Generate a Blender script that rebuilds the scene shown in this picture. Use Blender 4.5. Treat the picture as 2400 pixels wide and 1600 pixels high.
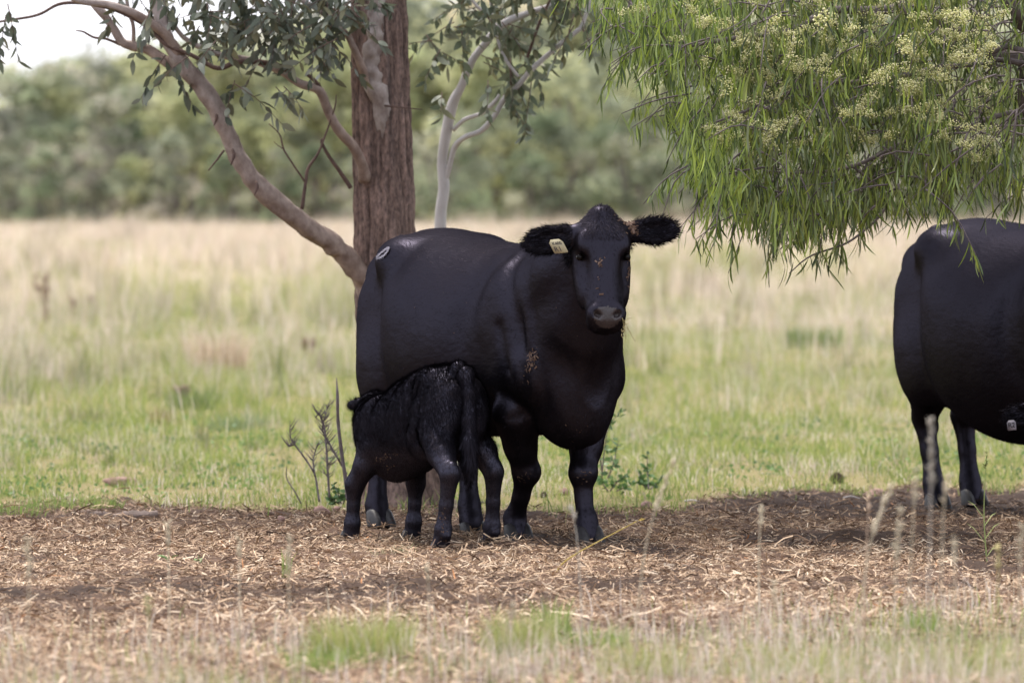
import bpy, math, random
import numpy as np
from mathutils import Vector, Matrix
from mathutils.bvhtree import BVHTree

for o in list(bpy.data.objects):
    bpy.data.objects.remove(o, do_unlink=True)
SC = bpy.context.scene
COL = SC.collection
R = math.radians
rng = np.random.default_rng(7)
random.seed(7)

# ------------------------------------------------------------------ camera
CAM_H = 1.5
FPX = 15960.0                      # focal length in pixels of a 2400 px wide frame
HORIZON = 490.0                    # image row of the horizon
PITCH = math.atan((800 - HORIZON) / FPX)
cam = bpy.data.cameras.new('camera')
camo = bpy.data.objects.new('camera', cam)
COL.objects.link(camo)
cam.sensor_width = 36.0
cam.lens = FPX / 2400 * 36
camo.location = (0, 0, CAM_H)
camo.rotation_euler = (R(90) - PITCH, 0, 0)
cam.clip_start = 0.1
cam.clip_end = 6000
cam.dof.use_dof = True
cam.dof.focus_distance = 29.7
cam.dof.aperture_fstop = 4.4
cam.dof.aperture_blades = 9
SC.camera = camo

# ------------------------------------------------------------------ sky, sun, exposure
SUN_EL, SUN_AZ = R(66), R(-28)      # veiled sun standing high beyond the trees, a little to the left
world = bpy.data.worlds.new('World')
SC.world = world
world.use_nodes = True
wn = world.node_tree
wn.nodes.clear()
sky = wn.nodes.new('ShaderNodeTexSky')
sky.sky_type = 'NISHITA'
sky.sun_disc = False
sky.sun_elevation = SUN_EL
sky.sun_rotation = SUN_AZ
sky.dust_density = 4.0
sky.air_density = 1.2
bg1 = wn.nodes.new('ShaderNodeBackground'); bg1.inputs[1].default_value = 0.10
bg2 = wn.nodes.new('ShaderNodeBackground')  # even white cloud sheet
bg2.inputs[0].default_value = (0.90, 0.915, 1.0, 1)
bg2.inputs[1].default_value = 0.70
mixw = wn.nodes.new('ShaderNodeMixShader'); mixw.inputs[0].default_value = 0.72
wout = wn.nodes.new('ShaderNodeOutputWorld')
wn.links.new(sky.outputs[0], bg1.inputs[0])
wn.links.new(bg1.outputs[0], mixw.inputs[1])
wn.links.new(bg2.outputs[0], mixw.inputs[2])
wn.links.new(mixw.outputs[0], wout.inputs[0])

sun = bpy.data.lights.new('sun', 'SUN')
sun.energy = 2.3
sun.angle = R(6)
sun.color = (1.0, 0.94, 0.87)
suno = bpy.data.objects.new('sun', sun)
COL.objects.link(suno)
sdir = Vector((math.cos(SUN_EL) * math.sin(SUN_AZ), math.cos(SUN_EL) * math.cos(SUN_AZ), math.sin(SUN_EL)))
suno.rotation_euler = sdir.to_track_quat('Z', 'Y').to_euler()
suno.location = (0, 0, 30)

SC.view_settings.view_transform = 'Standard'
SC.view_settings.look = 'None'
SC.view_settings.exposure = 1.48
SC.view_settings.gamma = 1
SC.view_settings.use_curve_mapping = False
SC.cycles.use_denoising = True
SC.cycles.max_bounces = 6
SC.cycles.diffuse_bounces = 3
SC.cycles.glossy_bounces = 2
SC.cycles.transmission_bounces = 3
SC.cycles.transparent_max_bounces = 4
SC.cycles.caustics_reflective = False
SC.cycles.caustics_refractive = False

# ------------------------------------------------------------------ helpers: places
ca, sa = math.cos(PITCH), math.sin(PITCH)
def at(px, py, d):
    """the place seen at that spot of the frame, d metres out along the ground"""
    a, b = (px - 1200) / FPX, (800 - py) / FPX
    y, z = ca + b * sa, -sa + b * ca
    return np.array([a * d / y, d, CAM_H + z * d / y])

# ------------------------------------------------------------------ helpers: noise
def _hash(ix, iy, seed):
    n = (ix.astype(np.int64) * 374761393 + iy.astype(np.int64) * 668265263 + seed * 974634777) & 0xFFFFFFFF
    n = ((n ^ (n >> 13)) * 1274126177) & 0xFFFFFFFF
    n = n ^ (n >> 16)
    return (n & 0xFFFFFF) / float(0xFFFFFF)
def vnoise(x, y, seed=0):
    x = np.asarray(x, float); y = np.asarray(y, float)
    ix, iy = np.floor(x), np.floor(y)
    fx, fy = x - ix, y - iy
    fx = fx * fx * (3 - 2 * fx); fy = fy * fy * (3 - 2 * fy)
    a = _hash(ix, iy, seed); b = _hash(ix + 1, iy, seed)
    c = _hash(ix, iy + 1, seed); d = _hash(ix + 1, iy + 1, seed)
    return (a * (1 - fx) + b * fx) * (1 - fy) + (c * (1 - fx) + d * fx) * fy
def fbm(x, y, seed=0, o=3):
    s, a, t = 0, 1, 0
    for i in range(o):
        s = s + a * vnoise(np.asarray(x) * 2 ** i, np.asarray(y) * 2 ** i, seed + i * 17); t += a; a *= .5
    return s / t
def sstep(a, b, x):
    t = np.clip((np.asarray(x, float) - a) / (b - a), 0, 1)
    return t * t * (3 - 2 * t)

# ------------------------------------------------------------------ helpers: meshes and objects
def mesh_np(name, V, F, mats=(), cols=None, smooth=False, matidx=None):
    """V (n,3); F list of (m,3)/(m,4) index arrays"""
    me = bpy.data.meshes.new(name)
    V = np.asarray(V, np.float32)
    me.vertices.add(len(V)); me.vertices.foreach_set('co', V.ravel())
    F = [np.asarray(f, np.int32) for f in F if len(f)]
    loops = np.concatenate([f.ravel() for f in F])
    tot = np.concatenate([np.full(len(f), f.shape[1], np.int32) for f in F])
    start = np.concatenate([[0], np.cumsum(tot)[:-1]]).astype(np.int32)
    me.loops.add(len(loops)); me.loops.foreach_set('vertex_index', loops)
    me.polygons.add(len(tot)); me.polygons.foreach_set('loop_start', start)
    try:
        me.polygons.foreach_set('loop_total', tot)
    except Exception:
        pass
    if smooth:
        me.polygons.foreach_set('use_smooth', np.ones(len(tot), bool))
    if matidx is not None:
        me.polygons.foreach_set('material_index', np.asarray(matidx, np.int32))
    for m in mats:
        me.materials.append(m)
    if cols is not None:
        at_ = me.color_attributes.new('Col', 'FLOAT_COLOR', 'POINT')
        c = np.ones((len(V), 4), np.float32); c[:, :3] = cols
        at_.data.foreach_set('color', c.ravel())
    me.update(calc_edges=True)
    me.validate()
    return me
def link(name, me, parent=None):
    o = bpy.data.objects.new(name, me)
    COL.objects.link(o)
    if parent is not None:
        o.parent = parent
    return o
def tag(o, label=None, cat=None, group=None, kind=None):
    if label: o['label'] = label
    if cat: o['category'] = cat
    if group: o['group'] = group
    if kind: o['kind'] = kind
    return o
def thing(name, loc, label, cat, group=None, rz=0):
    o = bpy.data.objects.new(name, None)
    COL.objects.link(o)
    o.empty_display_size = .1
    o.location = tuple(float(v) for v in loc); o.rotation_euler = (0, 0, rz)
    return tag(o, label, cat, group)
def nrm(v):
    v = np.asarray(v, float)
    return v / np.maximum(np.linalg.norm(v, axis=-1, keepdims=True), 1e-9)
def catmull(P, n):
    P = np.asarray(P, float)
    if len(P) < 3:
        t = np.linspace(0, 1, n)[:, None]
        return P[0] * (1 - t) + P[-1] * t
    Q = np.vstack([2 * P[0] - P[1], P, 2 * P[-1] - P[-2]])
    L = np.concatenate([[0], np.cumsum(np.linalg.norm(np.diff(P[:, :3], axis=0), axis=1))])
    out = []
    for s in np.linspace(0, L[-1], n):
        i = min(max(np.searchsorted(L, s, 'right') - 1, 0), len(P) - 2)
        t = (s - L[i]) / max(L[i + 1] - L[i], 1e-9)
        a, b, c, d = Q[i], Q[i + 1], Q[i + 2], Q[i + 3]
        out.append(.5 * (2 * b + (c - a) * t + (2 * a - 5 * b + 4 * c - d) * t * t + (3 * b - a - 3 * c + d) * t ** 3))
    return np.array(out)
class MB:
    """collects pieces of ONE thing or part"""
    def __init__(s): s.V, s.F3, s.F4, s.C, s.n = [], [], [], [], 0
    def add(s, V, F3=None, F4=None, col=(1, 1, 1)):
        V = np.asarray(V, float).reshape(-1, 3)
        s.V.append(V)
        c = np.asarray(col, float)
        s.C.append(np.broadcast_to(c, (len(V), 3)))
        if F3 is not None and len(F3): s.F3.append(np.asarray(F3) + s.n)
        if F4 is not None and len(F4): s.F4.append(np.asarray(F4) + s.n)
        s.n += len(V)
    def tube(s, P, rad, sides=8, n=None, col=(1, 1, 1), rough=0, seed=0, cap=True):
        """P control points, rad matching radii"""
        P = np.asarray(P, float); rad = np.broadcast_to(np.asarray(rad, float), (len(P),))
        n = n or max(3, len(P) * 4)
        Q = catmull(np.column_stack([P, rad]), n)
        C, r = Q[:, :3], np.maximum(Q[:, 3], 1e-4)
        T = nrm(np.gradient(C, axis=0))
        ref = np.array([0.31, 0.9, .2]) if abs(T[0] @ nrm([0.31, .9, .2])) < .9 else np.array([1., 0, 0])
        A = nrm(np.cross(T, ref)); B = np.cross(T, A)
        th = np.arange(sides) * 2 * math.pi / sides
        rr = r[:, None] * np.ones(sides)[None]
        if rough:
            ii = np.arange(n)[:, None] * .45
            rr = rr * (1 + rough * (vnoise(ii + 0 * th, th[None] * 1.6 + seed * 7.3 + 0 * ii, seed) - .5) * 2)
        V = C[:, None] + rr[..., None] * (np.cos(th)[None, :, None] * A[:, None] + np.sin(th)[None, :, None] * B[:, None])
        V = V.reshape(-1, 3)
        i = np.arange(n - 1)[:, None] * sides; j = np.arange(sides)[None]; k = (j + 1) % sides
        F4 = np.stack([i + j, i + k, i + sides + k, i + sides + j], -1).reshape(-1, 4)
        F3 = []
        if cap:
            V = np.vstack([V, C[:1], C[-1:]])
            m = n * sides
            if np.ndim(col) == 2:
                cc = np.asarray(col, float); cc = np.column_stack([np.interp(np.linspace(0, 1, n), np.linspace(0, 1, len(cc)), cc[:, c_]) for c_ in range(3)])
                col = np.vstack([np.repeat(cc, sides, 0), cc[:1], cc[-1:]])
            F3 = [[m, (q + 1) % sides, q] for q in range(sides)] + [[m + 1, (n - 1) * sides + q, (n - 1) * sides + (q + 1) % sides] for q in range(sides)]
        s.add(V, F3, F4, col)
    def mesh(s, name, mats=(), smooth=True):
        F = []
        if s.F3: F.append(np.concatenate(s.F3))
        if s.F4: F.append(np.concatenate(s.F4))
        return mesh_np(name, np.concatenate(s.V), F, mats, np.concatenate(s.C), smooth)
    def build(s, name, mat, parent=None, smooth=True):
        return link(name, s.mesh(name, (mat,), smooth), parent)

# ------------------------------------------------------------------ materials
def mat_new(name):
    m = bpy.data.materials.new(name); m.use_nodes = True
    nt = m.node_tree; nt.nodes.clear()
    return m, nt, nt.nodes.new('ShaderNodeOutputMaterial')
def leaf_mat(name, rough=.55, trans=.3, spec=.35, var=.25):
    """colour from the piece itself, a little light passing through"""
    m, nt, out = mat_new(name)
    c = nt.nodes.new('ShaderNodeVertexColor'); c.layer_name = 'Col'
    oi = nt.nodes.new('ShaderNodeObjectInfo')
    mr = nt.nodes.new('ShaderNodeMapRange'); mr.inputs[3].default_value = 1 - var; mr.inputs[4].default_value = 1 + var
    nt.links.new(oi.outputs['Random'], mr.inputs[0])
    mx = nt.nodes.new('ShaderNodeVectorMath'); mx.operation = 'SCALE'
    nt.links.new(c.outputs[0], mx.inputs[0]); nt.links.new(mr.outputs[0], mx.inputs['Scale'])
    p = nt.nodes.new('ShaderNodeBsdfPrincipled')
    p.inputs['Roughness'].default_value = rough
    p.inputs['Specular IOR Level'].default_value = spec
    nt.links.new(mx.outputs[0], p.inputs['Base Color'])
    t = nt.nodes.new('ShaderNodeBsdfTranslucent')
    nt.links.new(mx.outputs[0], t.inputs[0])
    ms = nt.nodes.new('ShaderNodeMixShader'); ms.inputs[0].default_value = trans
    nt.links.new(p.outputs[0], ms.inputs[1]); nt.links.new(t.outputs[0], ms.inputs[2])
    nt.links.new(ms.outputs[0], out.inputs[0])
    return m
def plain_mat(name, col, rough=.7, spec=.3, noise=0, scale=30, bump=0, col2=None, stretch=(1, 1, 1), attr=False, sheen=0):
    m, nt, out = mat_new(name)
    p = nt.nodes.new('ShaderNodeBsdfPrincipled')
    p.inputs['Roughness'].default_value = rough
    p.inputs['Specular IOR Level'].default_value = spec
    if sheen:
        p.inputs['Sheen Weight'].default_value = sheen
        p.inputs['Sheen Roughness'].default_value = .4
    p.inputs['Base Color'].default_value = (*col, 1)
    if noise or bump:
        tc = nt.nodes.new('ShaderNodeTexCoord')
        mp = nt.nodes.new('ShaderNodeMapping'); mp.inputs['Scale'].default_value = stretch
        nz = nt.nodes.new('ShaderNodeTexNoise'); nz.inputs['Scale'].default_value = scale; nz.inputs['Detail'].default_value = 5
        nz.inputs['Roughness'].default_value = .65
        nt.links.new(tc.outputs['Object'], mp.inputs[0]); nt.links.new(mp.outputs[0], nz.inputs['Vector'])
        if noise:
            cr = nt.nodes.new('ShaderNodeValToRGB')
            cr.color_ramp.elements[0].position = .5 - .22; cr.color_ramp.elements[1].position = .5 + .22
            c2 = col2 or tuple(max(0, v * (1 - noise)) for v in col)
            cr.color_ramp.elements[0].color = (*c2, 1); cr.color_ramp.elements[1].color = (*col, 1)
            nt.links.new(nz.outputs[0], cr.inputs[0])
            src = cr.outputs[0]
            if attr:
                vc = nt.nodes.new('ShaderNodeVertexColor'); vc.layer_name = 'Col'
                mm = nt.nodes.new('ShaderNodeMix'); mm.data_type = 'RGBA'; mm.blend_type = 'MULTIPLY'; mm.inputs[0].default_value = 1
                nt.links.new(src, mm.inputs['A']); nt.links.new(vc.outputs[0], mm.inputs['B'])
                src = mm.outputs['Result']
            nt.links.new(src, p.inputs['Base Color'])
        if bump:
            b = nt.nodes.new('ShaderNodeBump'); b.inputs['Strength'].default_value = bump; b.inputs['Distance'].default_value = .01
            nt.links.new(nz.outputs[0], b.inputs['Height']); nt.links.new(b.outputs[0], p.inputs['Normal'])
    nt.links.new(p.outputs[0], out.inputs[0])
    return m

M_LEAF = leaf_mat('gum leaf', .5, .25, .45)
M_WILGA = leaf_mat('narrow leaf', .42, .34, .5)
M_FLOWER = leaf_mat('cream blossom', .7, .2, .2)
M_GRASS = leaf_mat('grass blades', .6, .35, .25, 0)
M_MULCH = leaf_mat('straw mulch', .75, .05, .2, 0)
M_FAR = leaf_mat('far foliage', .7, .42, .1, .22)
def coat_mat(name, dif, dif2, glo, rough, scale, stretch, bump):
    """dense short hair: dark body colour under a soft broad sheen that does not flare at the rim"""
    m, nt, out = mat_new(name)
    tc = nt.nodes.new('ShaderNodeTexCoord'); mp = nt.nodes.new('ShaderNodeMapping'); mp.inputs['Scale'].default_value = stretch
    nz = nt.nodes.new('ShaderNodeTexNoise'); nz.inputs['Scale'].default_value = scale; nz.inputs['Detail'].default_value = 4; nz.inputs['Roughness'].default_value = .6
    nb = nt.nodes.new('ShaderNodeTexNoise'); nb.inputs['Scale'].default_value = 3.2; nb.inputs['Detail'].default_value = 3
    nt.links.new(tc.outputs['Object'], mp.inputs[0]); nt.links.new(mp.outputs[0], nz.inputs['Vector']); nt.links.new(tc.outputs['Object'], nb.inputs['Vector'])
    cr = nt.nodes.new('ShaderNodeValToRGB'); cr.color_ramp.elements[0].position = .36; cr.color_ramp.elements[1].position = .66
    cr.color_ramp.elements[0].color = (*dif2, 1); cr.color_ramp.elements[1].color = (*dif, 1)
    nt.links.new(nb.outputs[0], cr.inputs[0])
    d = nt.nodes.new('ShaderNodeBsdfDiffuse'); d.inputs['Roughness'].default_value = .6
    nt.links.new(cr.outputs[0], d.inputs['Color'])
    g_ = nt.nodes.new('ShaderNodeBsdfGlossy'); g_.inputs['Color'].default_value = (*glo, 1); g_.inputs['Roughness'].default_value = rough
    a = nt.nodes.new('ShaderNodeAddShader')
    nt.links.new(d.outputs[0], a.inputs[0]); nt.links.new(g_.outputs[0], a.inputs[1])
    if bump:
        b = nt.nodes.new('ShaderNodeBump'); b.inputs['Strength'].default_value = bump; b.inputs['Distance'].default_value = .008
        nt.links.new(nz.outputs[0], b.inputs['Height'])
        nt.links.new(b.outputs[0], d.inputs['Normal']); nt.links.new(b.outputs[0], g_.inputs['Normal'])
    nt.links.new(a.outputs[0], out.inputs[0])
    return m
M_COAT = coat_mat('black coat', (.0036, .0025, .0026), (.0020, .0016, .0020), (.0240, .0222, .0300), .41, 42, (.30, 1, .7), .42)
M_COATCALF = coat_mat('calf coat', (.0034, .0028, .0036), (.002, .0017, .0022), (.042, .040, .054), .42, 30, (1, 1, 1), .4)
M_HAIR = coat_mat('black hair', (.0030, .0024, .0028), (.0021, .0018, .0022), (.022, .0195, .0255), .62, 30, (1, 1, 1), 0)
M_EARHAIR = coat_mat('ear hair', (.0030, .0024, .0028), (.0021, .0018, .0022), (.010, .009, .0115), .6, 30, (1, 1, 1), 0)
M_NOSE = plain_mat('nose skin', (.045, .034, .035), .26, .45, .4, 160, .35)
M_EYE = plain_mat('eye', (.006, .0045, .004), .16, .12)
M_HOOF = plain_mat('hoof horn', (.028, .025, .027), .55, .4, .5, 40, .2)
M_WHITE = plain_mat('white brand hair', (.24, .225, .27), .7, .2)
M_DIRT = leaf_mat('caked dirt', .85, .0, .15, 0)
M_TAG = plain_mat('ear tag plastic', (.46, .40, .25), .45, .4, .3, 25)
M_TAGW = plain_mat('pale ear tag plastic', (.34, .31, .35), .5, .4, .3, 25)
M_INK = plain_mat('tag ink', (.05, .045, .05), .6, .3)
M_BARK = plain_mat('rough bark', (.20, .155, .135), .9, .2, 1, 46, 1.0, (.040, .033, .033), (1.5, 1.5, .62), True)
M_PALE = plain_mat('smooth bark', (.43, .375, .345), .75, .3, 1, 17, .7, (.175, .13, .112), (1.0, 1.0, .7), True)
M_WHITEBARK = plain_mat('white bark', (.56, .53, .52), .7, .3, 1, 12, .3, (.40, .37, .36), (1, 1, .4), True)
M_TWIG = plain_mat('twig', (.17, .11, .09), .85, .2, 1, 30, .3, (.08, .055, .05))
M_GREYTWIG = plain_mat('grey twig', (.20, .165, .165), .85, .2, 1, 30, .4, (.10, .08, .08))
M_STALK = leaf_mat('dry stalk', .7, .3, .2, .12)
M_ROCK = plain_mat('pink rock', (.32, .215, .18), .9, .2, 1, 18, .9, (.20, .12, .10))
M_LOG = plain_mat('weathered wood', (.26, .20, .17), .9, .2, 1, 16, .8, (.11, .085, .075), (.25, 2, 2))
M_CLOD = plain_mat('dung clod', (.07, .046, .035), .95, .1, 1, 40, 1.0, (.03, .02, .016))

# ------------------------------------------------------------------ ground
def back_edge(x):      # where the trampled mulch gives way to the field
    x = np.asarray(x, float)
    return 34.0 + 2.6 * sstep(.6, 1.6, x) + 2.6 * (fbm(x * 1.2, x * 0 + 3.1, 5) - .5) + .9 * (vnoise(x * 5, x * 0, 9) - .5)
def front_edge(x):
    x = np.asarray(x, float)
    return 16.5 + 1.2 * (fbm(x * 1.1 + 9, x * 0 + 7.7, 15) - .5)
def mulch_mask(x, y):
    return sstep(-.25, .25, y - front_edge(x)) * (1 - sstep(-.2, .2, y - back_edge(x)))
def gz(x, y):
    x = np.asarray(x, float); y = np.asarray(y, float)
    near = 1 - sstep(40, 60, y)
    h = .045 * (fbm(x * .5, y * .5, 2) - .5) * near
    m = mulch_mask(x, y)
    h = h + m * (.05 * (fbm(x * 2.6, y * 2.0, 21) - .5) + .060 * (fbm(x * 8, y * 6, 31, 2) - .5)) + m * .012
    h = h + .16 * (fbm(x * .12, y * .09, 41) - .5) * sstep(38, 70, y)
    h = h + .62 * sstep(100, 215, y)
    h = h + 26 * sstep(245, 700, y) * (.35 + .65 * sstep(-30, 20, x + (y - 250) * .02))
    return h
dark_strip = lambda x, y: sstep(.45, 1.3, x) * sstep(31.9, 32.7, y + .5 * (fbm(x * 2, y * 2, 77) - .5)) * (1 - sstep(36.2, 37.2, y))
def dark_amount(x, y):
    """darker ground: rotted patches, a strip at right, darker towards the back"""
    f = .6 * fbm(x * 1.5, y * .9, 61) + .4 * fbm(x * 5.5, y * 3.6, 63)
    a = sstep(.50, .62, f) * (.35 + .65 * sstep(24.0, 26.5, y))
    band = np.exp(-((y - 26.5 - .22 * x + .9 * (fbm(x * .9, y * 0, 71) - .5)) / .75) ** 2) * sstep(.30, .50, fbm(x * 2.2, y * 1.6, 62)) * (1 - .8 * sstep(.3, 1.3, x))
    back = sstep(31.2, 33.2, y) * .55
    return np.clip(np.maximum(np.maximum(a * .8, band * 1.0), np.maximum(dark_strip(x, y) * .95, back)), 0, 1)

def nonuni(lo, hi, step, far_lo, far_hi, g=1.22):
    mid = list(np.arange(lo, hi, step)) + [hi]
    s, v, a = step, lo, []
    while v > far_lo:
        s *= g; v -= s; a.append(max(v, far_lo))
    s, v, b = step, hi, []
    while v < far_hi:
        s *= g; v += s; b.append(min(v, far_hi))
    return np.array(a[::-1] + mid + b)
gx = nonuni(-4.6, 4.6, .055, -900, 900)
gy = nonuni(16, 38.5, .07, -60, 1500, 1.12)
GX, GY = np.meshgrid(gx, gy)
V = np.column_stack([GX.ravel(), GY.ravel(), gz(GX, GY).ravel()])
ny, nx = GX.shape
ii = (np.arange(ny - 1)[:, None] * nx + np.arange(nx - 1)[None]).ravel()
F = np.column_stack([ii, ii + 1, ii + nx + 1, ii + nx])
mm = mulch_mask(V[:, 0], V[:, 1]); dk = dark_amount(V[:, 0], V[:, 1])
soil = np.array([.135, .088, .064]); dark_soil = np.array([.042, .028, .022])  # the second is the darker ground tone
field = np.array([.21, .18, .085]); fstraw = np.array([.44, .36, .22])
fl = sstep(55, 150, V[:, 1])[:, None]
cf = field * (1 - fl) + fstraw * fl
cm = soil * (1 - dk[:, None]) + dark_soil * dk[:, None]
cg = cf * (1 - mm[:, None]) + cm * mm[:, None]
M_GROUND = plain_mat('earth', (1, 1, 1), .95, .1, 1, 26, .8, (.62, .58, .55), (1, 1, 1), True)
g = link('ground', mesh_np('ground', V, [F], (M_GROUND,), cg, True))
tag(g, kind='structure')

# ------------------------------------------------------------------ straw mulch lying on the trodden ground
def scatter_quads(n, xlo, xhi, ylo, yhi, keep):
    x = rng.uniform(xlo, xhi, n); y = rng.uniform(ylo, yhi, n)
    k = rng.random(n) < keep(x, y)
    return x[k], y[k]
def mulch():
    def keep(x, y):
        inside = sstep(-.9, .1, y - front_edge(x)) * (1 - sstep(-.35, .25, y - back_edge(x)))
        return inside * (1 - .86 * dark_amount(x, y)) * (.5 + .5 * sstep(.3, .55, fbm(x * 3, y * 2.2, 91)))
    x, y = scatter_quads(760000, -4.2, 4.2, 17.5, 38, keep)
    k_ = np.abs(x) < .0755 * y + 1.1
    x, y = x[k_], y[k_]
    n = len(x)
    L = rng.gamma(1.9, .0105, n) + .006
    W = np.clip(L * rng.uniform(.06, .16, n), .0020, .0060)
    big = rng.random(n) < .012
    L[big] *= 2.0; W[big] *= 1.5
    th = rng.uniform(0, math.pi * 2, n)
    el = rng.normal(.06, .26, n)
    d = np.column_stack([np.cos(th) * np.cos(el), np.sin(th) * np.cos(el), np.sin(el)])
    roll = rng.normal(0, .6, n)
    s0 = np.column_stack([-np.sin(th), np.cos(th), 0 * th])
    u0 = np.cross(d, s0)
    s = s0 * np.cos(roll)[:, None] + u0 * np.sin(roll)[:, None]
    c = np.column_stack([x, y, gz(x, y) + .003 + rng.gamma(1.5, .006, n) + np.abs(np.sin(el)) * L * .4])
    a, b = d * (L / 2)[:, None], s * (W / 2)[:, None]
    bend = np.cross(d, s) * (L * rng.normal(0, .1, n))[:, None]
    V = np.stack([c - a - b, c - a + b, c + bend + b, c + bend - b, c + a + b * .6, c + a - b * .6], 1)
    i = np.arange(n)[:, None] * 6
    F = np.concatenate([i + [0, 3, 2, 1], i + [3, 5, 4, 2]])
    t = rng.random(n)[:, None]
    pal = np.array([[.47, .335, .22], [.34, .225, .142], [.215, .133, .083], [.105, .063, .042], [.63, .50, .365], [.45, .21, .09], [.075, .050, .038]])
    w = np.array([.25, .25, .20, .14, .09, .006, .064]); w /= w.sum()
    k = rng.choice(len(pal), n, p=w)
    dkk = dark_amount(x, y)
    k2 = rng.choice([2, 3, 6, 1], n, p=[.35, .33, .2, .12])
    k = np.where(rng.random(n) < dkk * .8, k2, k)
    paler = rng.random(n) < .42 * (1 - sstep(27.5, 30.5, y)) * (1 - dkk)      # sunlit front: its brightness put into a larger share of pale straw
    k = np.where(paler, rng.choice([0, 4, 1], n, p=[.45, .35, .2]), k)
    C = pal[k] * rng.uniform(.75, 1.2, (n, 1))
    me = mesh_np('straw_litter', V.reshape(-1, 3), [F], (M_MULCH,), np.repeat(C, 6, 0))
    o = link('straw_litter', me)
    tag(o, 'brown and straw coloured chopped litter trampled over the bare ground', 'straw litter', kind='stuff')
mulch()

# ------------------------------------------------------------------ field grass
def blades(cx, cy, h, w, lean, col, tipcol=None, seg=1, bend=.6, zoff=0):
    n = len(cx)
    th = rng.uniform(0, 2 * math.pi, n)
    base = np.column_stack([cx, cy, gz(cx, cy) - .01 + zoff])
    ld = np.column_stack([np.cos(th), np.sin(th), 0 * th])
    fa = rng.uniform(0, 2 * math.pi, n)
    wd = np.column_stack([np.cos(fa), np.sin(fa) * .5, 0 * fa]) * (w / 2)[:, None]
    up = np.array([0, 0, 1.])
    tip = base + up * (h * np.cos(lean))[:, None] + ld * (h * np.sin(lean))[:, None]
    tipcol = col if tipcol is None else tipcol
    if seg == 1:
        V = np.stack([base - wd, base + wd, tip], 1)
        F3 = np.arange(n * 3).reshape(-1, 3)
        C = np.stack([col, col, tipcol], 1).reshape(-1, 3)
        return V.reshape(-1, 3), F3, None, C
    mid = base + (tip - base) * .55 + up * (h * .12 * bend)[:, None] - ld * (h * np.sin(lean) * .22)[:, None]
    V = np.stack([base - wd * .8, base + wd * .8, mid + wd, mid - wd, tip], 1)
    i = np.arange(n)[:, None] * 5
    mc = (col + tipcol) / 2
    C = np.stack([col, col, mc, mc, tipcol], 1).reshape(-1, 3)
    return V.reshape(-1, 3), i + [3, 2, 4], i + [0, 1, 2, 3], C
G_GREEN = np.array([[.185, .26, .070], [.245, .315, .085], [.315, .36, .12], [.145, .215, .068], [.385, .395, .165]])
G_STRAW = np.array([[.64, .555, .475], [.56, .465, .38], [.72, .645, .58], [.47, .375, .30], [.62, .57, .44]])
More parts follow.
